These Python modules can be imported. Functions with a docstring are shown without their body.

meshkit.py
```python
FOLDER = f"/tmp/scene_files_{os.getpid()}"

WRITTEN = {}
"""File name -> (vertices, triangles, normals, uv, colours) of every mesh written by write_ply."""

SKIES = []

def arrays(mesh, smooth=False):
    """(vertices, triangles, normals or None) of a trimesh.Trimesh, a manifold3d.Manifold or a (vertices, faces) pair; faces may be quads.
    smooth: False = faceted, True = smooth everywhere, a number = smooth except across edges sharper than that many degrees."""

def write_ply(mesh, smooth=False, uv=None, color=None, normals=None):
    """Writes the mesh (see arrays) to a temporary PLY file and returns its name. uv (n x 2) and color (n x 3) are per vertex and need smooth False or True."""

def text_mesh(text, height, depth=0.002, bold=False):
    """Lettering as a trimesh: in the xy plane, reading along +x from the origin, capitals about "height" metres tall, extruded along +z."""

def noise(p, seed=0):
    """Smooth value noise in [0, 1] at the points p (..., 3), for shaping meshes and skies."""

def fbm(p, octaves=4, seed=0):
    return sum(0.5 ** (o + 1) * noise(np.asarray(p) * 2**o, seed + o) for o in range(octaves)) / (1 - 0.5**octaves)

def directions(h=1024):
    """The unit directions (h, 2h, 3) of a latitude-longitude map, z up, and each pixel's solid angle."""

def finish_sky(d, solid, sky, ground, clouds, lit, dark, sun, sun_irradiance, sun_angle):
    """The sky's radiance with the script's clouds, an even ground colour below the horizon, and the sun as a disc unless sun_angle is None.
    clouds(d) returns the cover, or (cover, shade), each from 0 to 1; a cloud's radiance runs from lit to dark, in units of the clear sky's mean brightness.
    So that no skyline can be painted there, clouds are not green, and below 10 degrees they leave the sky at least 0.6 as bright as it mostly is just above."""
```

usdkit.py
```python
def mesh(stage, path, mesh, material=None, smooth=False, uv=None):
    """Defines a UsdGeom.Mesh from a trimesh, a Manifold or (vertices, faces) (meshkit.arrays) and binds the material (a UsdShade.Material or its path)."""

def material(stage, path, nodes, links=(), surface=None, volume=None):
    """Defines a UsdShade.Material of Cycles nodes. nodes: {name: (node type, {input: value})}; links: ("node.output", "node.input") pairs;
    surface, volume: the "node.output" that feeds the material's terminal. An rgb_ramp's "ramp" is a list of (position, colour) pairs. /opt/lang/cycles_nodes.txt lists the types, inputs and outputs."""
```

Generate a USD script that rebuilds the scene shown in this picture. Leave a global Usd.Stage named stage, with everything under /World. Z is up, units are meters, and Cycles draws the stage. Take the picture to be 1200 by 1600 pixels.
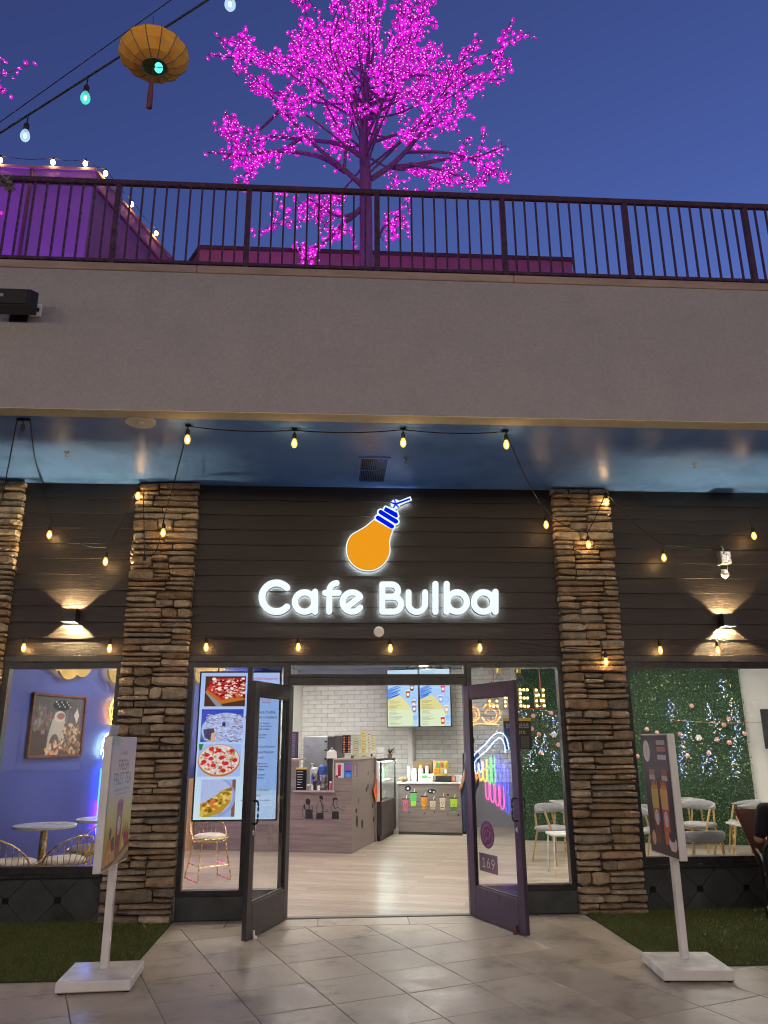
import math, glob, random, numpy as np, trimesh, manifold3d, usdkit, meshkit
from PIL import Image, ImageDraw, ImageFont, ImageFilter
from pxr import Usd, UsdGeom, UsdLux, UsdShade, Gf, Sdf, Vt
from shapely.geometry import Polygon, LineString, Point, MultiPolygon
from shapely import affinity, ops

def sbox(x0, x1, y0, y1):
    return Polygon([(x0, y0), (x1, y0), (x1, y1), (x0, y1)])
stage = Usd.Stage.CreateInMemory()
UsdGeom.SetStageUpAxis(stage, 'Z')
world = UsdGeom.Xform.Define(stage, '/World')
rng = np.random.default_rng(7)
random.seed(7)

# ------------------------------------------------------------------ camera, exposure
EXPOSURE = 4.62
K = 2.0 ** -EXPOSURE                 # radiance that the picture shows as white
FPX = 1202.0
YAW, PITCH, ROLL = np.radians([3.70, 16.51, -0.349])
CAM = np.array([-0.487, -8.625, 1.72])
_f = np.array([math.sin(YAW) * math.cos(PITCH), math.cos(YAW) * math.cos(PITCH), math.sin(PITCH)])
_r = np.array([math.cos(YAW), -math.sin(YAW), 0.0]); _u = np.cross(_r, _f)
_c, _s = math.cos(ROLL), math.sin(ROLL)
RIGHT, UP = _c * _r + _s * _u, -_s * _r + _c * _u
cam = UsdGeom.Camera.Define(stage, '/World/camera')
cam.AddTransformOp().Set(Gf.Matrix4d(*RIGHT, 0, *UP, 0, *(-_f), 0, *CAM, 1))
cam.CreateHorizontalApertureAttr(36.0); cam.CreateVerticalApertureAttr(48.0)
cam.CreateFocalLengthAttr(36.0 * FPX / 1200)
cam.CreateClippingRangeAttr(Gf.Vec2f(0.05, 2000))
cam.CreateExposureAttr(EXPOSURE)

# ------------------------------------------------------------------ sky (dusk: the sun is three degrees below the horizon, so no sun lamp)
sky_m = usdkit.material(stage, '/World/Looks/sky', {
    's': ('sky_texture', {'sky_type': 'single_scattering', 'sun_disc': False, 'sun_elevation': math.radians(-3), 'sun_rotation': math.radians(35),
                          'ozone_density': 3.0, 'aerosol_density': 1.0}),
    'b': ('background_shader', {'strength': 0.15})}, [('s.color', 'b.color')], surface='b.background')
sky = UsdLux.DomeLight.Define(stage, '/World/sky')
UsdShade.MaterialBindingAPI.Apply(sky.GetPrim()).Bind(sky_m)
sky.GetPrim().SetCustomDataByKey('kind', 'structure')

# ------------------------------------------------------------------ helpers: points
def ray(px, py):
    return (px - 600) / FPX * RIGHT + (800 - py) / FPX * UP + _f
def at(px, py, x=None, y=None, z=None):
    d = ray(px, py)
    t = (x - CAM[0]) / d[0] if x is not None else (y - CAM[1]) / d[1] if y is not None else (z - CAM[2]) / d[2]
    return CAM + t * d
TH = math.radians(17)                # the room inside is turned 17 degrees against the front
E1 = np.array([math.cos(TH), -math.sin(TH), 0]); E2 = np.array([math.sin(TH), math.cos(TH), 0]); EZ = np.array([0, 0, 1.0])
def uv(u, v, z=0.0):
    return u * E1 + v * E2 + z * EZ
def atv(px, py, v):
    d = ray(px, py); return CAM + (v - CAM @ E2) / (d @ E2) * d
def atu(px, py, u):
    d = ray(px, py); return CAM + (u - CAM @ E1) / (d @ E1) * d

# ------------------------------------------------------------------ helpers: meshes as (vertices, triangles)
def join(ms):
    ms = [m for m in ms if m is not None and len(m[0])]
    o, V, Fc = 0, [], []
    for v, f in ms:
        V.append(np.asarray(v, float)); Fc.append(np.asarray(f, int) + o); o += len(v)
    return np.vstack(V), np.vstack(Fc)
BF = np.array([[0,2,1],[0,3,2],[4,5,6],[4,6,7],[0,1,5],[0,5,4],[1,2,6],[1,6,5],[2,3,7],[2,7,6],[3,0,4],[3,4,7]])
def box(x0, x1, y0, y1, z0, z1):
    v = np.array([[x0,y0,z0],[x1,y0,z0],[x1,y1,z0],[x0,y1,z0],[x0,y0,z1],[x1,y0,z1],[x1,y1,z1],[x0,y1,z1]], float)
    return v, BF.copy()
def fbox(o, a, b, c, la, lb, lc):
    """box from corner o along unit axes a, b, c"""
    o, a, b, c = (np.asarray(k, float) for k in (o, a, b, c))
    v = np.array([o + i * la * a + j * lb * b + k * lc * c for k in (0, 1) for i, j in ((0, 0), (1, 0), (1, 1), (0, 1))])
    f = BF.copy()
    return (v, f) if np.dot(np.cross(a, b), c) * la * lb * lc > 0 else (v, f[:, ::-1])
def hull(pts):
    m = trimesh.Trimesh(np.asarray(pts, float), process=False).convex_hull
    return np.array(m.vertices), np.array(m.faces)
def bevel(x0, x1, y0, y1, z0, z1, b=0.004):
    P = []
    for x, sx in ((x0, 1), (x1, -1)):
        for y, sy in ((y0, 1), (y1, -1)):
            for z, sz in ((z0, 1), (z1, -1)):
                P += [(x + sx * b, y + sy * b, z), (x + sx * b, y, z + sz * b), (x, y + sy * b, z + sz * b)]
    return hull(P)
def rot(m, ang, c=(0, 0, 0), axis=2):
    v = np.asarray(m[0], float) - c
    cs, sn = math.cos(ang), math.sin(ang)
    i, j = [(1, 2), (2, 0), (0, 1)][axis]
    w = v.copy(); w[:, i] = cs * v[:, i] - sn * v[:, j]; w[:, j] = sn * v[:, i] + cs * v[:, j]
    return w + c, m[1]
def move(m, d):
    return np.asarray(m[0], float) + np.asarray(d, float), m[1]
def frame(m, o, a, b, c):
    """mesh in local x,y,z put on axes a,b,c at o"""
    v = np.asarray(m[0], float)
    w = np.asarray(o, float) + v[:, :1] * np.asarray(a, float) + v[:, 1:2] * np.asarray(b, float) + v[:, 2:3] * np.asarray(c, float)
    f = m[1] if np.dot(np.cross(a, b), c) > 0 else np.asarray(m[1])[:, ::-1]
    return w, f
def tube(path, r, n=6, closed=False):
    p = np.asarray(path, float); k = len(p)
    if closed:
        t = np.roll(p, -1, 0) - np.roll(p, 1, 0)
    else:
        t = np.gradient(p, axis=0)
    t /= np.linalg.norm(t, axis=1, keepdims=True) + 1e-12
    ref = np.array([0, 0, 1.0]) if abs(t[:, 2]).mean() < 0.8 else np.array([1.0, 0, 0])
    a = np.cross(t, ref); a /= np.linalg.norm(a, axis=1, keepdims=True) + 1e-9
    b = np.cross(t, a); th = np.arange(n) * 2 * math.pi / n
    r = np.broadcast_to(r, (k,))
    v = (p[:, None] + r[:, None, None] * (np.cos(th)[None, :, None] * a[:, None] + np.sin(th)[None, :, None] * b[:, None])).reshape(-1, 3)
    f = []
    for i in range(k if closed else k - 1):
        i2 = (i + 1) % k
        for j in range(n):
            j2 = (j + 1) % n
            f += [(i * n + j, i2 * n + j, i2 * n + j2), (i * n + j, i2 * n + j2, i * n + j2)]
    if not closed:
        for base, flip in ((0, False), ((k - 1) * n, True)):
            for j in range(1, n - 1):
                f.append((base, base + j, base + j + 1) if not flip else (base, base + j + 1, base + j))
    f = np.array(f)
    m = trimesh.Trimesh(v, f, process=False)
    return (v, f[:, ::-1]) if m.volume < 0 else (v, f)
def lathe(prof, n=16, o=(0, 0, 0)):
    """profile [(r, z)] from bottom to top around z"""
    prof = np.asarray(prof, float); th = np.arange(n) * 2 * math.pi / n
    v = np.array([[r * math.cos(a), r * math.sin(a), z] for r, z in prof for a in th]) + o
    f = []
    for i in range(len(prof) - 1):
        for j in range(n):
            j2 = (j + 1) % n
            f += [(i * n + j, i * n + j2, (i + 1) * n + j2), (i * n + j, (i + 1) * n + j2, (i + 1) * n + j)]
    for base, rev in ((0, True), ((len(prof) - 1) * n, False)):
        for j in range(1, n - 1):
            f.append((base, base + j + 1, base + j) if rev else (base, base + j, base + j + 1))
    return v, np.array(f)
def ball(r, o=(0, 0, 0), sub=2, s=(1, 1, 1)):
    m = trimesh.creation.icosphere(subdivisions=sub, radius=r)
    return np.array(m.vertices) * s + o, np.array(m.faces)
def prism(poly, depth, o=(0, 0, 0), a=(1, 0, 0), b=(0, 0, 1), c=(0, -1, 0)):
    """shapely polygon in (a, b), extruded from o along c by depth"""
    out = []
    for g in getattr(poly, 'geoms', [poly]):
        if g.area < 1e-9 or g.geom_type != 'Polygon': continue
        e = trimesh.creation.extrude_polygon(g, depth, engine='earcut')
        out.append(frame((np.array(e.vertices), np.array(e.faces)), o, a, b, c))
    return join(out)
def quad(a, b, c, d):
    return np.array([a, b, c, d], float), np.array([[0, 1, 2], [0, 2, 3]])
def spline(pts, n=8, closed=False):
    p = np.asarray(pts, float)
    q = np.vstack([p[-1:], p, p[:2]]) if closed else np.vstack([2 * p[0] - p[1], p, 2 * p[-1] - p[-2]])
    out = []
    for i in range(1, len(q) - 2):
        for t in np.linspace(0, 1, n, endpoint=False):
            out.append(0.5 * (2 * q[i] + (q[i + 1] - q[i - 1]) * t + (2 * q[i - 1] - 5 * q[i] + 4 * q[i + 1] - q[i + 2]) * t**2 + (3 * q[i] - q[i - 1] - 3 * q[i + 1] + q[i + 2]) * t**3))
    if not closed: out.append(p[-1])
    return np.array(out)
def arc(c, r, a0, a1, n=16):
    t = np.radians(np.linspace(a0, a1, n)); return np.stack([c[0] + r * np.cos(t), c[1] + r * np.sin(t)], 1)

# ------------------------------------------------------------------ helpers: prims
taken = {}
def numbered(parent, name):
    n = taken.get((parent, name), 0); taken[(parent, name)] = n + 1
    return name if n == 0 else f'{name}_{n:03d}'
def tag(prim, label=None, cat=None, group=None, kind=None):
    for k, v in (('label', label), ('category', cat), ('group', group), ('kind', kind)):
        if v: prim.SetCustomDataByKey(k, v)
class Thing:
    """an Xform directly under /World, its meshes given in world coordinates (or local ones with local=True)"""
    def __init__(self, name, label, cat, group=None, kind=None, loc=(0, 0, 0), rz=0.0):
        self.path = '/World/' + numbered('/World', name)
        self.loc, self.rz = np.asarray(loc, float), rz
        x = UsdGeom.Xform.Define(stage, self.path)
        x.AddTranslateOp().Set(Gf.Vec3d(*map(float, self.loc)))
        x.AddRotateZOp().Set(math.degrees(rz))
        tag(x.GetPrim(), label, cat, group, kind)
    def part(self, name, m, mat, smooth=False, parent=None, label=None, kind=None, local=False, tint=None):
        v = np.asarray(m[0], float)
        if not local:
            v = v - self.loc
            if self.rz:
                c, s = math.cos(-self.rz), math.sin(-self.rz)
                v = np.stack([c * v[:, 0] - s * v[:, 1], s * v[:, 0] + c * v[:, 1], v[:, 2]], 1)
        par = parent or self.path
        p = par + '/' + numbered(par, name)
        g = usdkit.mesh(stage, p, (v, np.asarray(m[1], int)), MAT[mat], smooth)
        if tint is not None:
            UsdGeom.PrimvarsAPI(g).CreatePrimvar('tint', Sdf.ValueTypeNames.Color3fArray, 'vertex').Set(Vt.Vec3fArray.FromNumpy(np.asarray(tint, np.float32)))
        tag(g.GetPrim(), label, None, None, kind)
        return p
def copy_of(t, name, loc, rz, label, group=None):
    p = '/World/' + numbered('/World', name)
    x = UsdGeom.Xform.Define(stage, p)
    x.GetPrim().GetReferences().AddInternalReference(t.path)
    x.ClearXformOpOrder()
    x.AddTranslateOp().Set(Gf.Vec3d(*map(float, loc))); x.AddRotateZOp().Set(math.degrees(rz))
    x.GetPrim().SetInstanceable(True)
    tag(x.GetPrim(), label, None, group)
def single(name, m, mat, smooth=False, label=None, cat=None, group=None, kind=None):
    p = '/World/' + numbered('/World', name)
    g = usdkit.mesh(stage, p, (np.asarray(m[0], float), np.asarray(m[1], int)), MAT[mat], smooth)
    tag(g.GetPrim(), label, cat, group, kind)
    return p
def lin(c):
    c = np.asarray(c, float) / 255.0
    return np.where(c <= 0.04045, c / 12.92, ((c + 0.055) / 1.055) ** 2.4)
def printed(t, name, im, o, a, b, mat, parent=None, label=None):
    """flat print: picture im on a grid of coloured vertices, top-left corner o, a along its width, b down its height"""
    arr = np.asarray(im.convert('RGB'), float); h, w = arr.shape[:2]
    uu, vv = np.meshgrid(np.linspace(0, 1, w), np.linspace(0, 1, h))
    P = np.asarray(o, float) + uu.reshape(-1, 1) * np.asarray(a, float) + vv.reshape(-1, 1) * np.asarray(b, float)
    i = np.arange(w * h).reshape(h, w)
    q = np.stack([i[:-1, :-1], i[1:, :-1], i[1:, 1:], i[:-1, 1:]], -1).reshape(-1, 4)
    f = np.vstack([q[:, [0, 1, 2]], q[:, [0, 2, 3]]])
    return t.part(name, (P, f), mat, parent=parent, label=label, tint=lin(arr.reshape(-1, 3)))
FONT = (glob.glob('/opt/blender-*/*/datafiles/fonts/Inter.woff2') or [None])[0]
def font(s):
    return ImageFont.truetype(FONT, s) if FONT else ImageFont.load_default(s)

# ------------------------------------------------------------------ materials
MAT = {}
def mat(name, col, rough=0.6, metal=0.0, var=0.0, scale=6.0, bump=0.0, bscale=60.0, per=0.0, spec=0.5, coat=0.0, stretch=(1, 1, 1), col2=None, dirt=0.0, dist=0.01):
    """principled with noise-mixed colour, per-object variation and bump"""
    nodes = {'g': ('geometry', {}), 'p': ('principled_bsdf', {'roughness': rough, 'metallic': metal, 'specular_ior_level': spec, 'coat_weight': coat})}
    links = []
    src = None
    nodes['mp'] = ('mapping', {'scale': stretch}); links.append(('g.position', 'mp.vector'))
    if var or col2 is not None:
        c2 = col2 if col2 is not None else tuple(min(1, k * (1 + var)) for k in col)
        c1 = col if col2 is not None else tuple(k * (1 - var) for k in col)
        nodes['n'] = ('noise_texture', {'scale': scale, 'detail': 5.0, 'roughness': 0.62})
        nodes['r'] = ('rgb_ramp', {'ramp': [(0.32, c1), (0.68, c2)]})
        links += [('mp.vector', 'n.vector'), ('n.fac', 'r.fac')]; src = 'r.color'
        nodes['rr'] = ('map_range', {'from_min': 0.3, 'from_max': 0.7, 'to_min': max(0.02, rough - 0.10), 'to_max': min(1, rough + 0.10), 'clamp': True})
        links += [('n.fac', 'rr.value'), ('rr.result', 'p.roughness')]
    if per:
        nodes['o'] = ('object_info', {}); nodes['wn'] = ('white_noise_texture', {'dimensions': '1D'})
        nodes['h'] = ('hsv', {'hue': 0.5, 'saturation': 1.0, 'color': col})
        nodes['mr'] = ('map_range', {'from_min': 0.0, 'from_max': 1.0, 'to_min': 1 - per, 'to_max': 1 + per})
        links += [('o.random', 'mr.value'), ('mr.result', 'h.value')]
        if src: links.append((src, 'h.color'))
        src = 'h.color'
    if dirt:
        nodes['dn'] = ('noise_texture', {'scale': 2.3, 'detail': 6.0, 'roughness': 0.7}); nodes['dr'] = ('rgb_ramp', {'ramp': [(0.42, (1, 1, 1)), (0.75, (1 - dirt,) * 3)]})
        nodes['dm'] = ('mix_color', {'blend_type': 'multiply', 'fac': 1.0, 'a': col})
        links += [('g.position', 'dn.vector'), ('dn.fac', 'dr.fac'), ('dr.color', 'dm.b')]
        if src: links.append((src, 'dm.a'))
        src = 'dm.result'
    if src: links.append((src, 'p.base_color'))
    else: nodes['p'][1]['base_color'] = col
    if bump:
        nodes['bn'] = ('noise_texture', {'scale': bscale, 'detail': 4.0, 'roughness': 0.6}); nodes['b'] = ('bump', {'strength': bump, 'distance': dist})
        links += [('mp.vector', 'bn.vector'), ('bn.fac', 'b.height'), ('b.normal', 'p.normal')]
    MAT[name] = usdkit.material(stage, '/World/Looks/' + name, nodes, links, surface='p.BSDF')
def glow(name, col, disp):
    MAT[name] = usdkit.material(stage, '/World/Looks/' + name, {'e': ('emission', {'color': col, 'strength': disp * K})}, [], surface='e.emission')

mat('stucco', (0.312, 0.295, 0.308), 0.92, var=0.08, scale=30, bump=0.6, bscale=46, dirt=0.09, spec=0.2)
mat('coping', (0.30, 0.22, 0.19), 0.8, var=0.25, scale=5, bump=0.3, bscale=40, stretch=(0.3, 1, 1))
mat('cream_stucco', (0.74, 0.65, 0.45), 0.9, var=0.08, bump=0.4, bscale=85)
mat('soffit_paint', (0.13, 0.29, 0.72), 0.34, var=0.05, scale=1.6, bump=0.10, bscale=1.6, dist=0.02, dirt=0.06)
mat('siding', (0.030, 0.021, 0.016), 0.52, var=0.22, scale=9, bump=0.35, bscale=50, stretch=(0.12, 1, 1.6), per=0.10, dirt=0.12)
for i, c in enumerate([(0.37, 0.265, 0.165), (0.43, 0.325, 0.21), (0.29, 0.235, 0.17), (0.40, 0.315, 0.21), (0.35, 0.235, 0.14), (0.47, 0.38, 0.265)]):
    mat('ledge_stone_%d' % i, c, 0.88, var=0.30, scale=11, bump=1.0, bscale=19, per=0.24, dirt=0.3, spec=0.25, dist=0.03)
mat('mortar', (0.085, 0.066, 0.048), 0.95, bump=0.5, bscale=60)
mat('bronze_frame', (0.020, 0.018, 0.019), 0.36, var=0.15, scale=12, spec=0.5)
mat('door_paint', (0.045, 0.038, 0.042), 0.42, var=0.12, scale=10, bump=0.05, bscale=120)
mat('door_plum', (0.060, 0.042, 0.070), 0.40, var=0.12, scale=10, bump=0.05, bscale=120)  # for the right leaf, a more purple tone than the left one
mat('door_stop_red', (0.20, 0.03, 0.03), 0.5)
mat('threshold_metal', (0.16, 0.155, 0.15), 0.5, metal=0.4)
mat('marquee_metal', (0.26, 0.17, 0.03), 0.5)
mat('rail_paint', (0.060, 0.028, 0.040), 0.26, var=0.15, scale=20, spec=0.6)
MAT['tile_paving'] = usdkit.material(stage, '/World/Looks/tile_paving', {
    'g': ('geometry', {}), 'o': ('object_info', {}), 'p': ('principled_bsdf', {}),
    'n': ('noise_texture', {'scale': 2.6, 'detail': 7.0, 'roughness': 0.68}), 'r': ('rgb_ramp', {'ramp': [(.30, (.28, .24, .185)), (.5, (.42, .365, .29)), (.72, (.50, .44, .36))]}),
    'n2': ('noise_texture', {'scale': 55.0, 'detail': 3.0}), 'r2': ('rgb_ramp', {'ramp': [(.26, (.55, .52, .5)), (.36, (1, 1, 1)), (.62, (1, 1, 1)), (.75, (1.12, 1.12, 1.12))]}),
    'v': ('voronoi_texture', {'scale': 3.1, 'randomness': 1.0}), 'r3': ('rgb_ramp', {'ramp': [(.028, (.30, .28, .27)), (.05, (1, 1, 1))]}),
    'm1': ('mix_color', {'blend_type': 'multiply', 'fac': 1.0}), 'm2': ('mix_color', {'blend_type': 'multiply', 'fac': 1.0}), 'h': ('hsv', {'hue': .5, 'saturation': 1.0}), 'mr': ('map_range', {'to_min': .88, 'to_max': 1.10}),
    'ro': ('map_range', {'from_min': .3, 'from_max': .7, 'to_min': .26, 'to_max': .52}), 'bn': ('noise_texture', {'scale': 24.0, 'detail': 5.0}), 'b': ('bump', {'strength': .14, 'distance': .01})},
    [('g.position', 'n.vector'), ('g.position', 'n2.vector'), ('g.position', 'v.vector'), ('g.position', 'bn.vector'), ('n.fac', 'r.fac'), ('n2.fac', 'r2.fac'), ('v.distance', 'r3.fac'), ('r.color', 'm1.a'), ('r2.color', 'm1.b'), ('m1.result', 'm2.a'), ('r3.color', 'm2.b'),
     ('o.random', 'mr.value'), ('mr.result', 'h.value'), ('m2.result', 'h.color'), ('h.color', 'p.base_color'), ('n.fac', 'ro.value'), ('ro.result', 'p.roughness'), ('bn.fac', 'b.height'), ('b.normal', 'p.normal')], surface='p.BSDF')
mat('grout', (0.12, 0.105, 0.09), 0.9)
mat('asphalt', (0.20, 0.185, 0.17), 0.55, var=0.1, scale=3, bump=0.1)
mat('turf_base', (0.03, 0.045, 0.015), 0.95, var=0.3, scale=40)
mat('turf_blade', (0.10, 0.14, 0.03), 0.6, col2=(0.17, 0.18, 0.05), scale=16, spec=0.3)
mat('base_tile', (0.055, 0.062, 0.062), 0.40, var=0.3, scale=4, bump=0.15, bscale=14, per=0.15, dirt=0.3)
mat('black_tile', (0.008, 0.008, 0.008), 0.25)
mat('black_plastic', (0.012, 0.012, 0.013), 0.45)
mat('black_grille', (0.016, 0.016, 0.017), 0.7, bump=0.5, bscale=400)
mat('white_paint', (0.76, 0.74, 0.70), 0.28, var=0.05, scale=5, dirt=0.10)
mat('white_plastic', (0.78, 0.78, 0.76), 0.35)
mat('acrylic_edge', (0.62, 0.62, 0.72), 0.25, spec=0.6)
mat('white_wall', (0.70, 0.70, 0.67), 0.7, var=0.04, bump=0.1, bscale=90)
mat('white_brick', (0.66, 0.66, 0.63), 0.35, var=0.06, scale=9, per=0.06, bump=0.1, bscale=30)
mat('brick_grout', (0.30, 0.30, 0.29), 0.9)
mat('ceiling_paint', (0.30, 0.33, 0.40), 0.6, var=0.05)
mat('purple_wall', (0.070, 0.095, 0.38), 0.42, var=0.08, scale=1.2, bump=0.08, bscale=70)
mat('laminate_wood', (0.17, 0.135, 0.125), 0.45, col2=(0.27, 0.215, 0.20), scale=5, stretch=(0.35, 0.35, 5.0), bump=0.05)
mat('laminate_edge', (0.42, 0.35, 0.31), 0.4, var=0.1)
mat('counter_top', (0.60, 0.59, 0.57), 0.25, var=0.08, scale=18)
mat('grey_metal', (0.34, 0.35, 0.36), 0.38, metal=0.6, var=0.08)
mat('steel', (0.62, 0.62, 0.62), 0.25, metal=1.0, var=0.1, scale=15)
mat('dark_cabinet', (0.045, 0.040, 0.038), 0.4, var=0.1)
mat('gold_metal', (0.78, 0.56, 0.24), 0.26, metal=1.0, var=0.08, scale=20)
mat('brass_wood', (0.50, 0.34, 0.13), 0.35, metal=0.5)
mat('grey_fabric', (0.30, 0.30, 0.31), 0.95, var=0.12, scale=30, bump=0.4, bscale=220)
mat('cream_fabric', (0.60, 0.54, 0.46), 0.9, var=0.1, scale=20, bump=0.3, bscale=150)
mat('marble', (0.66, 0.65, 0.62), 0.2, col2=(0.45, 0.44, 0.43), scale=5)
mat('peach_panel', (0.62, 0.36, 0.20), 0.7, var=0.08)
mat('wire_black', (0.010, 0.010, 0.010), 0.5)
mat('socket_black', (0.014, 0.013, 0.012), 0.5)
mat('bark', (0.20, 0.07, 0.26), 0.7, var=0.25, scale=14, bump=0.5, bscale=30, stretch=(1, 1, 0.25))
mat('purple_lit_stucco', (0.27, 0.17, 0.36), 0.9, var=0.08, scale=1.5, bump=0.4, bscale=60, dirt=0.1)  # purple of the flood light is partly mixed into the wall colour
mat('roof_trim', (0.10, 0.06, 0.08), 0.5)
mat('pink_lit_stucco', (0.46, 0.16, 0.30), 0.9, var=0.08, bump=0.4, bscale=50)  # wall colour carries some of the pink wash light
mat('deck', (0.25, 0.23, 0.22), 0.8, var=0.15)
MAT['lantern_paper'] = usdkit.material(stage, '/World/Looks/lantern_paper', {'g': ('geometry', {}), 'n': ('noise_texture', {'scale': 14.0, 'detail': 4.0}), 'r': ('rgb_ramp', {'ramp': [(.35, (.88, .54, .10)), (.65, (.96, .66, .17))]}), 'd': ('diffuse_bsdf', {}), 't': ('translucent_bsdf', {}), 'x': ('mix_closure', {'fac': .6})}, [('g.position', 'n.vector'), ('n.fac', 'r.fac'), ('r.color', 'd.color'), ('r.color', 't.color'), ('d.BSDF', 'x.closure1'), ('t.BSDF', 'x.closure2')], surface='x.closure')
mat('lantern_inner', (0.50, 0.22, 0.06), 0.7)
mat('tassel', (0.10, 0.02, 0.04), 0.8)
mat('picture_frame', (0.17, 0.055, 0.03), 0.35, var=0.2, scale=20)
mat('cloud_gold', (0.66, 0.42, 0.11), 0.55, var=0.15, scale=7, bump=0.3, bscale=20)
mat('hedge_leaf', (0.06, 0.15, 0.065), 0.55, col2=(0.10, 0.23, 0.10), scale=9, spec=0.4)
mat('hedge_back', (0.025, 0.06, 0.028), 0.95)
mat('flower_pink', (0.72, 0.40, 0.35), 0.7, var=0.1)
mat('flower_white', (0.72, 0.70, 0.68), 0.7)
mat('tinsel', (0.70, 0.74, 0.85), 0.15, metal=1.0)
mat('skin', (0.42, 0.22, 0.14), 0.55, var=0.06, scale=30, bump=0.05, bscale=200)
mat('black_cloth', (0.012, 0.011, 0.013), 0.9, var=0.2, bump=0.3, bscale=90)
mat('denim', (0.030, 0.055, 0.11), 0.9, var=0.25, scale=40, bump=0.3, bscale=250)
mat('hair', (0.012, 0.008, 0.006), 0.45, bump=0.5, bscale=150)
mat('brown_board', (0.14, 0.075, 0.045), 0.55, var=0.2, scale=4, stretch=(4, 4, 0.4))
mat('red_plastic', (0.55, 0.06, 0.04), 0.4)
mat('orange_cloth', (0.72, 0.16, 0.04), 0.8, var=0.1)
mat('kraft', (0.30, 0.20, 0.11), 0.8, var=0.1)
mat('amber', (0.75, 0.50, 0.08), 0.4)
mat('blue_plastic', (0.05, 0.12, 0.45), 0.35)
mat('tape', (0.42, 0.50, 0.46), 0.35)
mat('plant_leaf', (0.05, 0.05, 0.03), 0.6)
mat('decal_black', (0.012, 0.011, 0.011), 0.6)
mat('decal_yellow', (0.65, 0.50, 0.05), 0.6)
mat('decal_green', (0.10, 0.50, 0.10), 0.6); mat('decal_lime', (0.42, 0.62, 0.05), 0.6); mat('decal_rose', (0.55, 0.12, 0.20), 0.6); mat('decal_tan', (0.62, 0.50, 0.38), 0.6); mat('decal_orange', (0.72, 0.30, 0.03), 0.6)
def tint_mat():
    MAT['print'] = usdkit.material(stage, '/World/Looks/print', {'a': ('attribute', {'attribute': 'tint'}), 'p': ('principled_bsdf', {'roughness': 0.32})}, [('a.color', 'p.base_color')], surface='p.BSDF')
    MAT['canvas'] = usdkit.material(stage, '/World/Looks/canvas', {'a': ('attribute', {'attribute': 'tint'}), 'p': ('principled_bsdf', {'roughness': 0.25})}, [('a.color', 'p.base_color')], surface='p.BSDF')
    for n, s in (('screen', 0.92), ('menu_screen', 1.0), ('lit_shop', 1.0)):
        MAT[n] = usdkit.material(stage, '/World/Looks/' + n, {'a': ('attribute', {'attribute': 'tint'}), 'e': ('emission', {'strength': s * K})}, [('a.color', 'e.color')], surface='e.emission')
tint_mat()
def pane(name, ior, tint=(1, 1, 1), rough=0.0):
    # a thin sheet: Fresnel reflection alike from both sides, the rest passes straight through
    MAT[name] = usdkit.material(stage, '/World/Looks/' + name, {
        'g': ('geometry', {}), 'm': ('mix_float', {'a': ior, 'b': 1 / ior}), 'f': ('fresnel', {}), 't': ('transparent_bsdf', {'color': tint}),
        'y': ('glossy_bsdf', {'color': (1, 1, 1), 'roughness': rough}), 'x': ('mix_closure', {})},
        [('g.backfacing', 'm.fac'), ('m.result', 'f.IOR'), ('f.fac', 'x.fac'), ('t.BSDF', 'x.closure1'), ('y.BSDF', 'x.closure2')], surface='x.closure')
pane('window_glass', 1.55, (0.93, 0.95, 0.94))
pane('bulb_glass', 1.5, (0.9, 0.9, 0.9), 0.05)
pane('lens_glass', 1.8, (0.3, 0.3, 0.3))
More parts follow.
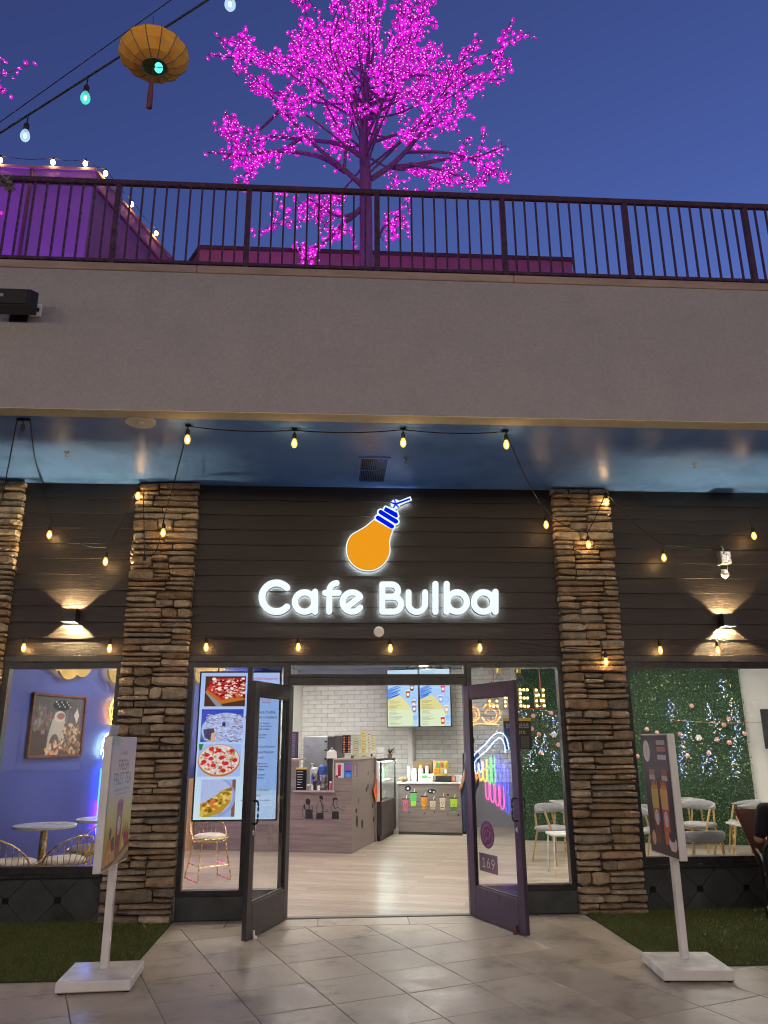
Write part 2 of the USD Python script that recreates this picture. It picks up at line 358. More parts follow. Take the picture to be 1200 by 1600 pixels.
def shell(name, col, disp, f):
    MAT[name] = usdkit.material(stage, '/World/Looks/' + name, {'t': ('transparent_bsdf', {}), 'e': ('emission', {'color': col, 'strength': disp * K}), 'x': ('mix_closure', {'fac': f})}, [('t.BSDF', 'x.closure1'), ('e.emission', 'x.closure2')], surface='x.closure')
shell('bulb_warm', (1.0, 0.46, 0.10), 2.6, .62)
shell('bulb_cool', (0.50, 0.80, 0.95), 1.1, .6); shell('bulb_teal', (0.10, 0.75, 0.62), 1.3, .6)
glow('bulb_core', (1.0, 0.60, 0.24), 400)
glow('roof_bulb', (1.0, 0.50, 0.14), 110); glow('cool_core', (0.75, 0.95, 1.0), 30); glow('teal_core', (0.3, 1.0, 0.8), 25)
glow('sconce_led', (1.0, 0.78, 0.42), 28000)
glow('added_plaza_bulb', (1.0, 0.81, 0.58), 260)
glow('sign_face', (0.80, 0.95, 1.0), 1.15)
glow('sign_back', (0.72, 0.92, 1.0), 24.0)
glow('sign_orange', (0.86, 0.33, 0.012), 1.0)
glow('sign_blue', (0.0, 0.010, 0.80), 1.0)
glow('downlight_led', (1.0, 0.93, 0.84), 330)
MAT['blossom'] = usdkit.material(stage, '/World/Looks/blossom', {'g': ('geometry', {}), 'v': ('voronoi_texture', {'scale': 17.0}), 'bw': ('rgb_to_bw', {}), 'm': ('map_range', {'from_min': .2, 'from_max': .8, 'to_min': .45 * K, 'to_max': 1.5 * K}), 'e': ('emission', {'color': (0.68, 0.012, 0.64)})}, [('g.position', 'v.vector'), ('v.color', 'bw.color'), ('bw.val', 'm.value'), ('m.result', 'e.strength')], surface='e.emission')
glow('blossom_core', (1.0, 0.42, 0.95), 1.7)
glow('purple_wash', (0.36, 0.04, 1.0), 1500)
glow('fridge_light', (0.80, 1.0, 0.95), 200)
for n, c in (('neon_yellow', (1.0, 0.46, 0.02)), ('neon_white', (0.62, 0.92, 1.0)), ('neon_orange', (1.0, 0.24, 0.01)), ('neon_green', (0.08, 0.85, 0.20)), ('neon_blue', (0.015, 0.05, 1.0)), ('neon_pink', (1.0, 0.05, 0.42)), ('neon_cyan', (0.02, 0.45, 1.0))):
    glow(n, c, 18.0)
glow('tinsel_light', (0.75, 0.85, 1.0), 5.0); glow('tinsel_warm', (1.0, 0.75, 0.35), 5.0); glow('tinsel_blue', (0.25, 0.35, 1.0), 5.0)
glow('marquee_bulb', (1.0, 0.82, 0.27), 7)
glow('cloud_rim', (1.0, 0.72, 0.30), 3.0)
glow('shop_window_warm', (1.0, 0.82, 0.62), 0.5)
glow('shop_sign_blue', (0.06, 0.28, 1.0), 8); glow('shop_sign_teal', (0.35, 0.95, 0.90), 6)
# ------------------------------------------------------------------ ground, paving, turf
ZS = 4.567                                        # underside of the overhang
YF = -2.16                                        # its front
def plank_floor():
    nodes = {'g': ('geometry', {}), 'rot': ('mapping', {'rotation': (0, 0, TH)}), 'br': ('brick_texture', {'color1': (0.41, 0.335, 0.26), 'color2': (0.57, 0.485, 0.395), 'mortar': (0.20, 0.17, 0.145), 'scale': 1.0, 'mortar_size': 0.0022, 'brick_width': 1.22, 'row_height': 0.18, 'offset': 0.37}),
             'mp': ('mapping', {'scale': (0.9, 13.0, 1)}), 'n': ('noise_texture', {'scale': 3.0, 'detail': 6.0, 'roughness': 0.65, 'distortion': 0.6}), 'r': ('rgb_ramp', {'ramp': [(0.30, (0.66, 0.63, 0.60)), (0.62, (1.05, 1.05, 1.05))]}),
             'm': ('mix_color', {'blend_type': 'multiply', 'fac': 1.0}), 'p': ('principled_bsdf', {'roughness': 0.30})}
    links = [('g.position', 'rot.vector'), ('rot.vector', 'br.vector'), ('rot.vector', 'mp.vector'), ('mp.vector', 'n.vector'), ('n.fac', 'r.fac'), ('br.color', 'm.a'), ('r.color', 'm.b'), ('m.result', 'p.base_color')]
    MAT['plank_floor'] = usdkit.material(stage, '/World/Looks/plank_floor', nodes, links, surface='p.BSDF')
plank_floor()
single('ground', quad((-90, -90, -0.03), (90, -90, -0.03), (90, 90, -0.03), (-90, 90, -0.03)), 'asphalt', kind='structure')
pav = Thing('pavement', None, None, kind='structure')
pav.part('paving_bed', box(-9, 9, -12, 0.0, -0.029, -0.007), 'grout')
TURF_L = sbox(-6.2, -2.05, -1.97, 0.0); TURF_R = Polygon([(2.10, 0), (6.5, 0), (6.5, -2.08), (2.55, -2.0), (2.13, -1.55)])
TN = np.array([0.935, 0.354]); TA = np.array([0.354, -0.935]); g = 0.0022
def tile(poly):
    for q in getattr(poly, 'geoms', [poly]):
        if q.is_empty or q.area < 2e-4: continue
        top = q.buffer(-0.004, join_style=2); lo = q
        if top.is_empty or top.geom_type != 'Polygon': continue
        dz = rng.uniform(-0.0009, 0.0009)
        a = np.array(lo.exterior.coords)[:-1]; b = np.array(top.exterior.coords)[:-1]
        pts = [(x, y, -0.02) for x, y in a] + [(x, y, -0.0035 + dz) for x, y in a] + [(x, y, dz) for x, y in b]
        pav.part('tile', hull(pts), 'tile_paving')
field = sbox(-4.4, 4.4, -4.6, -0.345).difference(TURF_L.buffer(-0.05)).difference(TURF_R.buffer(-0.05))
for i in range(-16, 16):
    for j in range(-10, 14):
        n0, n1 = -0.82 + 0.55 * i + g, -0.82 + 0.55 * (i + 1) - g
        a0, a1 = 0.12 + 0.55 * j + g, 0.12 + 0.55 * (j + 1) - g
        p = Polygon([TN * n + TA * a for n, a in ((n0, a0), (n1, a0), (n1, a1), (n0, a1))]).intersection(field)
        if not p.is_empty: tile(p.convex_hull if p.geom_type == 'Polygon' else p)
for k, (x0, x1) in enumerate([(-2.06, -1.52), (-1.52, -0.62), (-0.62, 0.28), (0.28, 0.95), (0.95, 1.6), (1.6, 2.1)]):
    tile(sbox(x0 + g, x1 - g, -0.340, -0.022))
pav.part('threshold', bevel(-0.94, 0.93, -0.020, 0.06, -0.02, 0.010, 0.004), 'threshold_metal')

def turf(name, poly, label, seed):
    r = np.random.default_rng(seed)
    t = Thing(name, label, 'artificial grass', kind='stuff')
    t.part('backing', prism(poly, 0.008, (0, 0, 0.001), (1, 0, 0), (0, 1, 0), (0, 0, 1)), 'turf_base')
    x0, y0, x1, y1 = poly.bounds
    n = int((min(x1, 4.4) - max(x0, -4.4)) * (y1 - y0) * 9000)
    P = np.stack([r.uniform(max(x0, -4.4), min(x1, 4.4), n), r.uniform(y0, y1, n)], 1)
    import shapely
    P = P[shapely.contains_xy(poly.buffer(-0.004), P[:, 0], P[:, 1])]
    n = len(P); a = r.uniform(0, 2 * math.pi, n); h = r.uniform(0.018, 0.034, n); w = r.uniform(0.002, 0.0035, n)
    lean = r.normal(0, 0.010, (n, 2)) + np.array([0.004, -0.003])
    d = np.stack([np.cos(a), np.sin(a)], 1) * w[:, None]
    z = np.full((n, 1), 0.008)
    V = np.stack([np.hstack([P - d, z]), np.hstack([P + d, z]), np.hstack([P + lean, z + h[:, None]])], 1).reshape(-1, 3)
    t.part('blade', (V, np.arange(3 * n).reshape(-1, 3)), 'turf_blade', kind='stuff')
turf('turf', TURF_L, 'rectangle of dark green artificial grass left of the doorway, under the fruit tea stand', 3)
turf('turf', TURF_R, 'piece of artificial grass right of the doorway, under the dark drinks poster stand', 4)

# ------------------------------------------------------------------ the cafe building: overhang, siding, storefront
B = Thing('cafe_building', 'dark sided cafe front with stucco overhang, glass storefront and open double doors', 'building')
par = B.part('parapet_wall', box(-11, 11, YF, -1.98, ZS, 5.985), 'stucco')
B.part('drip_band', box(-11, 11, YF + .004, -1.984, ZS - .006, ZS - .0005), 'cream_stucco')
cx = -11.0
while cx < 11:
    B.part('coping', bevel(cx, cx + 3.05, YF - 0.012, -1.93, 5.987, 6.068, 0.006), 'coping'); cx += 3.054
B.part('soffit', box(-11, 11, -1.979, 0.10, ZS + 0.012, ZS + 0.10), 'soffit_paint')
B.part('deck', box(-11, 11, -1.979, 12, 5.80, 5.90), 'deck')
B.part('backing_wall', box(-11, 11, 0.03, 0.13, 2.625, 5.79), 'white_wall')
PITCHB = (ZS + 0.008 - 2.622) / 11
for x0, x1 in ((-2.10, 2.10), (-4.05, -2.74), (2.72, 7.5)):
    for k in range(11):
        z0 = 2.622 + k * PITCHB; z1 = z0 + PITCHB + 0.012 if k < 10 else z0 + PITCHB
        yb, yt = -0.026 + rng.uniform(-.0015, .0015), -0.006
        B.part('siding_board', hull([(x, y, z) for x in (x0, x1) for y, z in ((yb, z0), (yb + 0.003, z0 + 0.008), (yt, z1), (0.028, z1), (0.028, z0))]), 'siding')
    B.part('head_trim', bevel(x0, x1, -0.040, 0.10, 2.545, 2.618, 0.004), 'bronze_frame')
def rect_frame(x0, x1, z0, z1, w, y0, y1, bars=()):
    m = [box(x0, x0 + w, y0, y1, z0, z1), box(x1 - w, x1, y0, y1, z0, z1), box(x0 + w, x1 - w, y0, y1, z0, z0 + w), box(x0 + w, x1 - w, y0, y1, z1 - w, z1)]
    for b in bars: m.append(box(b - w / 2, b + w / 2, y0, y1, z0 + w, z1 - w))
    return join(m)
def window(x0, x1, z0, z1, w=0.05, bars=()):
    f = B.part('window', rect_frame(x0, x1, z0, z1, w, -0.025, 0.085, bars), 'bronze_frame')
    xs = [x0 + w] + [k for b in bars for k in (b - w / 2, b + w / 2)] + [x1 - w]
    for a, b in zip(xs[::2], xs[1::2]):
        B.part('pane', quad((a, 0.03, z0 + w), (b, 0.03, z0 + w), (b, 0.03, z1 - w), (a, 0.03, z1 - w)), 'window_glass', parent=f)
    return f
def kick_tiles(x0, x1, z1, nodes):
    B.part('base_panel', box(x0, x1, 0.0, 0.09, -0.01, z1), 'black_tile')
    area = sbox(x0, x1, 0.0, z1); zc = 0.21; h = 0.252
    holes = ops.unary_union([sbox(n - 0.033, n + 0.033, zc - 0.03, zc + 0.03) for n in nodes])
    n0 = nodes[0] - 8 * 2 * h
    for i in range(30):
        for j in (-1, 0, 1, 2):
            cx_, cz_ = n0 + h * i, zc + h * (j if i % 2 else j) + 0
            if (i + j) % 2 == 0: continue
            d = Polygon([(cx_ - h, cz_), (cx_, cz_ - h), (cx_ + h, cz_), (cx_, cz_ + h)]).buffer(-0.003, join_style=2).intersection(area).difference(holes)
            if d.is_empty or d.area < 0.003: continue
            B.part('base_tile', prism(d, 0.012 + rng.uniform(0, .001), (0, 0, 0)), 'base_tile')
    for n in nodes:
        if x0 < n < x1: B.part('corner_tile', bevel(n - .03, n + .03, -0.010, 0.0, zc - .027, zc + .027, 0.002), 'black_tile')
window(-4.02, -2.765, 0.455, 2.543, 0.065)
B.part('sill', bevel(-4.02, -2.765, -0.05, 0.09, 0.415, 0.453, 0.004), 'bronze_frame')
kick_tiles(-4.02, -2.765, 0.412, [-3.71 + .505 * k for k in range(4)])
window(2.745, 7.4, 0.455, 2.543, 0.065, (5.2,))
B.part('sill', bevel(2.745, 7.4, -0.05, 0.09, 0.415, 0.453, 0.004), 'bronze_frame')
kick_tiles(2.745, 7.4, 0.412, [3.36 + .505 * k for k in range(-1, 7)])
window(-2.055, -0.99, 0.225, 2.543, 0.05, (-1.40,))
window(0.975, 2.05, 0.225, 2.543, 0.05)
for x0, x1 in ((-2.055, -0.99), (0.975, 2.05)):
    B.part('kick_panel', bevel(x0, x1, -0.015, 0.08, 0.0, 0.222, 0.006), 'base_tile')
window(-0.988, 0.973, 2.385, 2.543, 0.03)
B.part('door_header', bevel(-0.988, 0.973, -0.03, 0.09, 2.30, 2.383, 0.004), 'bronze_frame')
B.part('door_jamb', box(-0.988, -0.945, -0.024, 0.08, 0.0, 2.298), 'bronze_frame'); B.part('door_jamb', box(0.932, 0.973, -0.024, 0.08, 0.0, 2.298), 'bronze_frame')
# door leaves, swung out
def leaf(hinge, tip, handed):
    hinge, tip = np.array([*hinge, 0.0]), np.array([*tip, 0.0])
    L = np.linalg.norm(tip - hinge); a = (tip - hinge) / L; n = np.array([-a[1], a[0], 0]) * handed      # n points to the side of the opening
    th = 0.045; o = hinge - n * th / 2
    def slab(s0, s1, z0, z1, t0=0.0, t1=th, b=0.004):
        return frame(bevel(s0, s1, t0, t1, z0, z1, b), o, a, n, EZ)
    w, top, bot = 0.105, 2.283, 0.30
    f = B.part('door', join([slab(0.004, w, 0.012, top), slab(L - w, L, 0.012, top), slab(w, L - w, top - 0.14, top), slab(w, L - w, 0.012, bot)]), 'door_paint' if handed < 0 else 'door_plum')
    B.part('glazing_bead', join([slab(w, w + .014, bot, top - .14, .010, th - .010, .002), slab(L - w - .014, L - w, bot, top - .14, .010, th - .010, .002),
                                 slab(w + .014, L - w - .014, bot, bot + .014, .010, th - .010, .002), slab(w + .014, L - w - .014, top - .154, top - .14, .010, th - .010, .002)]), 'bronze_frame', parent=f)
    q = [o + n * th / 2 + a * s + EZ * z for s, z in ((w, bot), (L - w, bot), (L - w, top - 0.14), (w, top - 0.14))]
    B.part('pane', quad(*q), 'window_glass', parent=f)
    for sgn, t in ((1, th), (-1, 0.0)):                        # pull handle and lock on both faces
        base = o + n * t + a * (L - 0.05)
        ax = n * sgn
        path = [base + EZ * 0.98, base + ax * 0.045 + EZ * 0.99, base + ax * 0.05 + EZ * 1.08, base + ax * 0.045 + EZ * 1.17, base + EZ * 1.18]
        B.part('pull_handle', tube(spline(path, 5), 0.009, 8), 'bronze_frame', True, parent=f)
        B.part('lock', frame(lathe([(0.022, 0), (0.022, .008), (.014, .012), (.014, .016)], 14), base + EZ * 0.90, a, np.cross(ax, a), ax), 'steel', 40, parent=f)
    B.part('door_stop', join([frame(box(0, .02, 0, .012, .02, .07), o + a * (L - .16) - n * .012, a, n, EZ), frame(lathe([(.018, 0), (.016, .025)], 10), o + a * (L - .15) - n * .02, a, n, EZ)]), 'door_stop_red' if handed > 0 else 'white_plastic', parent=f)
    # closer arm from the leaf to the header
    p0 = o + a * 0.42 + n * (th + 0.01) + EZ * 2.235; p1 = np.array([hinge[0] + handed * -0.0, -0.035, 2.325]); p1[0] += 0.30 * (1 if n[0] > 0 else -1)
    mid = (p0 + p1) / 2 + np.array([0, -0.10, 0.0])
    B.part('closer_arm', join([tube([p0, mid, p1], 0.010, 6), frame(box(-.11, .11, 0, .04, -.025, .025), o + a * .36 + n * th + EZ * 2.225, a, n, EZ)]), 'black_plastic', parent=f)
    return f, o, a, n, L, th
LEAF_L = leaf((-0.945, -0.035), (-1.266, -0.918), -1)
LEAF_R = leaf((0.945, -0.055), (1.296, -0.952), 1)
# plates on the right leaf's glass
fR, oR, aR, nR, LR, thR = LEAF_R
im = Image.new('RGB', (120, 66), (70, 58, 66)); d = ImageDraw.Draw(im); d.text((60, 33), '169', (196, 186, 196), font(46), anchor='mm'); d.rectangle((1, 1, 118, 64), outline=(96, 82, 92), width=2)
plate_o = oR + nR * (thR / 2 + 0.004) + EZ * 0.62
w_ = 0.34
printed(B, 'number_plate', im, plate_o + aR * 0.16, aR * w_, -EZ * 0.17, 'print', parent=fR)
im = Image.new('RGB', (90, 90), (96, 44, 66)); d = ImageDraw.Draw(im); d.ellipse((4, 4, 86, 86), fill=(118, 52, 74)); d.ellipse((12, 12, 78, 78), outline=(176, 120, 132), width=3); d.ellipse((26, 30, 64, 60), outline=(176, 120, 132), width=3); d.line((28, 68, 70, 34), fill=(176, 120, 132), width=3)
arr = np.asarray(im)
c_ = oR + nR * (thR / 2 + 0.004) + aR * 0.33 + EZ * 0.80
def printed_disc(t, name, im, c, a, b, r, mat, parent=None):
    a_ = np.asarray(im.convert('RGB'), float); h, w = a_.shape[:2]
    rr = np.linspace(0, 1, 14); V, C = [c], [a_[h // 2, w // 2]]
    F_ = []; n = 36
    for i, q in enumerate(rr[1:]):
        for k in range(n):
            x, y = q * math.cos(k * 2 * math.pi / n), q * math.sin(k * 2 * math.pi / n)
            V.append(c + a * r * x + b * r * y); C.append(a_[min(h - 1, int((y + 1) / 2 * (h - 1))), min(w - 1, int((x + 1) / 2 * (w - 1)))])
    for k in range(n): F_.append((0, 1 + (k + 1) % n, 1 + k))
    for i in range(len(rr) - 2):
        for k in range(n):
            p, q = 1 + i * n + k, 1 + i * n + (k + 1) % n
            F_ += [(p, q, q + n), (p, q + n, p + n)]
    t.part(name, (np.array(V), np.array(F_)), mat, parent=parent, tint=lin(np.array(C)))
printed_disc(B, 'round_sticker', im, c_, aR, -EZ, 0.13, 'print', parent=fR)
# vent and sprinklers and round sensor
vc = [at(*p, z=ZS + 0.01) for p in ((561, 714), (610, 714), (604, 752), (556, 752))]
vx0, vx1, vy0, vy1 = np.mean([vc[0][0], vc[3][0]]), np.mean([vc[1][0], vc[2][0]]), np.mean([vc[2][1], vc[3][1]]), np.mean([vc[0][1], vc[1][1]])
lo, hi = min(vy0, vy1), max(vy0, vy1)
fv = B.part('soffit_vent', join([box(vx0, vx0 + .03, lo, hi, ZS - .004, ZS + .011), box(vx1 - .03, vx1, lo, hi, ZS - .004, ZS + .011), box(vx0 + .03, vx1 - .03, lo, lo + .03, ZS - .004, ZS + .011), box(vx0 + .03, vx1 - .03, hi - .03, hi, ZS - .004, ZS + .011), box(vx0 + .03, vx1 - .03, (lo + hi) / 2 - .006, (lo + hi) / 2 + .006, ZS - .003, ZS + .011)]), 'soffit_paint')
B.part('vent_backing', box(vx0 + .03, vx1 - .03, lo + .03, hi - .03, ZS + .006, ZS + .0115), 'black_tile', parent=fv)
nsl = 14
for k in range(nsl):
    x = vx0 + .03 + (vx1 - vx0 - .06) * (k + .5) / nsl
    B.part('slat', rot(box(x - .0018, x + .0018, lo + .03, hi - .03, ZS - .004, ZS + .006), 0.4, (x, 0, ZS), 1), 'soffit_paint', parent=fv)
for k, (px, py) in enumerate(((105, 706), (634, 717), (1085, 724))):
    p = at(px, py, z=ZS + 0.01)
    s = Thing('sprinkler_head', ['chrome sprinkler head in the overhang left of the left stone pillar', 'chrome sprinkler head in the overhang beside the square vent', 'chrome sprinkler head in the overhang at the right'][k], 'sprinkler', 'sprinkler heads under the overhang', loc=(p[0], p[1], ZS + 0.012))
    s.part('escutcheon', lathe([(0.034, -0.004), (0.030, -0.010), (0.018, -.012), (.018, 0)], 18), 'steel', 40, local=True)
    s.part('deflector', join([lathe([(0.006, -0.045), (0.006, -0.008)], 8), lathe([(0.020, -0.048), (0.020, -0.045)], 14)]), 'steel', 40, local=True)
p = at(218, 657, z=ZS)
s = Thing('junction_cover', 'flat white round cover under the front edge of the overhang', 'cover plate', loc=(p[0], p[1] + .03, ZS + .011))
s.part('plate', lathe([(0.135, -0.022), (0.14, -0.016), (0.14, 0)], 30), 'white_paint', 40, local=True); s.part('hub', lathe([(0.03, -0.036), (0.035, -0.022)], 14), 'white_paint', 40, local=True)
p = at(592, 987, y=-0.03)
s = Thing('round_sensor', 'small round grey cover on the siding below the cafe name', 'sensor', loc=(p[0], -0.024, p[2]))
s.part('disc', rot(lathe([(0.055, 0), (0.055, .014), (0.048, .020)], 26), math.pi / 2, axis=0), 'white_paint', 40, local=True)
s.part('rim', rot(lathe([(0.061, 0), (0.061, .006)], 26), math.pi / 2, axis=0), 'grey_metal', 40, local=True)

# ------------------------------------------------------------------ stone pillars
def stone(x0, x1, z0, z1, yf, yb=0.0):
    """split ledge stone: sloping upper and lower edges, broken ends, uneven face"""
    w, h = x1 - x0, z1 - z0; j = lambda k: rng.uniform(-k, k)
    P = []
    n = 6 if w > .2 else 4
    s1, s0 = rng.uniform(-.16, .16) * h, rng.uniform(-.16, .16) * h          # how the edges slope
    cut = [rng.uniform(.0, .20) * h for _ in range(4)]                       # broken corners
    tilt = j(.014)
    for k in range(n):
        t = k / (n - 1); x = x0 + w * t
        zt = z1 - max(0, s1) * t - max(0, -s1) * (1 - t) - abs(j(.05)) * h
        zb = z0 + max(0, s0) * t + max(0, -s0) * (1 - t) + abs(j(.05)) * h
        if k == 0: zt -= cut[0]; zb += cut[1]; x += abs(j(.006))
        if k == n - 1: zt -= cut[2]; zb += cut[3]; x -= abs(j(.006))
        if zb > zt - .012: zt, zb = (zt + zb) / 2 + .006, (zt + zb) / 2 - .006
        P += [(x, yf + .020, zt), (x, yf + .020, zb), (x, yb, zt), (x, yb, zb)]
        xi = x0 + .008 if k == 0 else x1 - .008 if k == n - 1 else x + j(.25) * w / n
        zm = zt + (zb - zt) * rng.uniform(.12, .3); zn = zt + (zb - zt) * rng.uniform(.7, .9); yy = yf + tilt * (t - .5) * 2
        P += [(xi, yy + j(.010), zm), (xi, yy + j(.010), zn)]
    return hull(P)
def pillar(x0, x1, label, seed, sides=()):
    global rng
    keep, rng = rng, np.random.default_rng(seed)
    T = Thing('stone_pillar', label, 'pillar', 'stone pillars of the cafe front', loc=((x0 + x1) / 2, 0, 0))
    T.part('core', box(x0 + .012, x1 - .012, -0.055, 0.14, -0.01, ZS + .008), 'mortar')
    def put(a, b, z0, z1):
        yf = -0.095 - abs(rng.normal(0, .032)); mm = 'ledge_stone_%d' % rng.integers(0, 6)
        T.part('stone', stone(a + .002 + rng.uniform(-.014, .002) * (a == x0), b - .002 + rng.uniform(-.002, .014) * (b == x1), z0 + .0012, z1 - .0012, yf), mm, 22)
    def column(a, b, z0, z1):
        z = z0
        while z < z1 - .001:
            h = rng.uniform(.040, .110)
            if z1 - z - h < .045: h = z1 - z
            if h > .09 and b - a > .3 and rng.random() < .5:
                k = a + (b - a) * rng.uniform(.35, .65); put(a, k, z, z + h); put(k, b, z, z + h)
            elif h > .10 and rng.random() < .4: put(a, b, z, z + h * .45); put(a, b, z + h * .45, z + h)
            else: put(a, b, z, z + h)
            z += h
    z = 0.0
    while z < ZS - .01:
        H = rng.uniform(.055, .24)
        if ZS - z - H < .10: H = ZS + .006 - z
        t = rng.random()
        cuts = [x0, x1] if t < .12 and H < .13 else [x0, x0 + (x1 - x0) * rng.uniform(.22, .78), x1] if t < .75 else [x0, x0 + (x1 - x0) * rng.uniform(.25, .4), x0 + (x1 - x0) * rng.uniform(.58, .75), x1]
        for a, b in zip(cuts[:-1], cuts[1:]): column(a, b, z, z + H)
        z += H
    rng = keep
pillar(-2.765, -2.068, 'brown ledge stone pillar between the picture window and the pizza screen', 11)
pillar(2.058, 2.740, 'brown ledge stone pillar between the doorway and the green wall window', 12)
pillar(-4.72, -4.03, 'brown ledge stone pillar cut off by the left edge of the photo', 13)

# ------------------------------------------------------------------ railing on the overhang
R = Thing('railing', 'dark brown metal railing with upright bars along the top of the overhang', 'railing', loc=(0, -2.05, 6.07))
R.part('top_rail', bevel(-11, 11, -2.075, -2.025, 7.035, 7.092, 0.008), 'rail_paint')
R.part('bottom_rail', bevel(-11, 11, -2.068, -2.032, 6.150, 6.186, 0.005), 'rail_paint')
for k in range(-4, 6):
    xp = -0.115 + 1.282 * k
    if abs(xp) < 5.5: R.part('post', bevel(xp - .027, xp + .027, -2.077, -2.023, 6.069, 7.034, 0.004), 'rail_paint')
    for q in range(1, 11):
        xb = xp + 1.282 * q / 11
        if abs(xb) < 5.5: R.part('baluster', box(xb - .009, xb + .009, -2.059, -2.041, 6.187, 7.034), 'rail_paint')

# ------------------------------------------------------------------ the room behind the glass
CEIL = 3.2
HALL = Polygon([(-4.48, 0.09), (9.2, 0.09), tuple(uv(5.9, 6.6)[:2]), tuple(uv(5.9, 9.0)[:2]), tuple(uv(-4.3, 9.0)[:2])])
single('floor', prism(HALL.union(sbox(-0.94, 0.94, 0.055, 0.10)), 0.02, (0, 0, -0.02), (1, 0, 0), (0, 1, 0), (0, 0, 1)), 'plank_floor', kind='structure')
single('ceiling', prism(HALL, 0.05, (0, 0, CEIL), (1, 0, 0), (0, 1, 0), (0, 0, 1)), 'ceiling_paint', kind='structure')
def wall(name, u0, v0, u1, v1, z0, z1, m, th=0.08, parent=None):
    a = uv(u1, v1) - uv(u0, v0); L = np.linalg.norm(a); a /= L; n = np.array([-a[1], a[0], 0])
    return fbox(uv(u0, v0, z0), a, n, EZ, L, th, z1 - z0)
single('wall_left', wall('w', -4.3, 9.0, -4.3, -1.2, 0, CEIL, 'purple_wall', -.08), 'purple_wall', kind='structure')
def brick_wall(name, u0, u1, v, z0, z1, ret=None):
    W_ = Thing(name, None, None, kind='structure')
    W_.part('grout_bed', wall('w', u0, v, u1, v, z0, z1, '', .10), 'brick_grout')
    bw, bh, gp = 0.30, 0.0955, 0.007
    row = 0; z = max(z0, 0.86)
    while z < z1 - .02:
        h = min(bh, z1 - z)
        u = u0 - (bw / 2 if row % 2 else 0)
        while u < u1:
            a, b = max(u, u0) + gp / 2, min(u + bw, u1) - gp / 2
            if b - a > .03:
                o = uv(a, v - .014, z + gp / 2); la, lc = b - a, h - gp; e = .004
                P = [o + E1 * s + E2 * t + EZ * q for s, t, q in [(0, .014, 0), (la, .014, 0), (0, .014, lc), (la, .014, lc), (0, .004, 0), (la, .004, 0), (0, .004, lc), (la, .004, lc), (e, 0, e), (la - e, 0, e), (e, 0, lc - e), (la - e, 0, lc - e)]]
                W_.part('brick', hull(P), 'white_brick')
            u += bw
        z += h; row += 1
    return W_
brick_wall('wall_back', -3.78, -1.40, 8.3, 0, 2.93)
brick_wall('wall_recess', -1.30, 0.95, 8.62, 0, CEIL)
single('wall_return', fbox(uv(-1.40, 8.285), E1, E2, EZ, 0.10, .40, CEIL), 'white_brick', kind='structure')
single('wall_kitchen', join([wall('', -4.3, 8.9, -3.7, 8.9, 0, CEIL, ''), fbox(uv(-3.86, 7.2), E1, E2, EZ, .08, 1.7, CEIL)]), 'white_wall', kind='structure')
single('bulkhead', fbox(uv(-3.78, 7.95, 2.935), E1, E2, EZ, 2.38, .45, CEIL - 2.935), 'ceiling_paint', kind='structure')
single('wall_right', join([fbox(uv(0.95, 6.62), E1, E2, EZ, 5.0, .08, CEIL), fbox(uv(0.95, 6.70), E1, E2, EZ, .08, 2.0, CEIL), fbox(uv(5.86, -3.2), E1, E2, EZ, .08, 9.9, CEIL)]), 'white_wall', kind='structure')
# ceiling lights: the ones the transom shows, and the rest of the room's rows
LIGHTS = [at(px, py, z=CEIL) for px, py in ((483, 1049), (590, 1047), (688, 1033.5), (721, 1051.5), (432, 1036), (842, 1037), (838, 1047))]
LIGHTS += [uv(u, v, CEIL) for u, v in ((-3.2, 0.6), (-3.2, 2.6), (-3.2, 4.6), (-1.4, 1.4), (0.4, 0.6), (-3.0, 6.4), (2.2, 1.8), (2.2, 4.2), (3.8, 2.2), (3.8, 3.6), (3.8, 5.2), (0.5, 3.0), (-0.9, 5.6), (-0.9, 7.6), (4.9, 4.4))]
for p in LIGHTS:
    s = Thing('ceiling_light', 'round white recessed light in the cafe ceiling', 'ceiling light', 'recessed ceiling lights inside the cafe', loc=(p[0], p[1], CEIL))
    s.part('trim_ring', lathe([(0.095, -0.007), (0.11, -0.004), (0.11, 0.0)], 24), 'white_paint', 40, local=True)
    s.part('lens', lathe([(0.085, -0.012), (0.09, -0.0075)], 24), 'downlight_led', local=True)
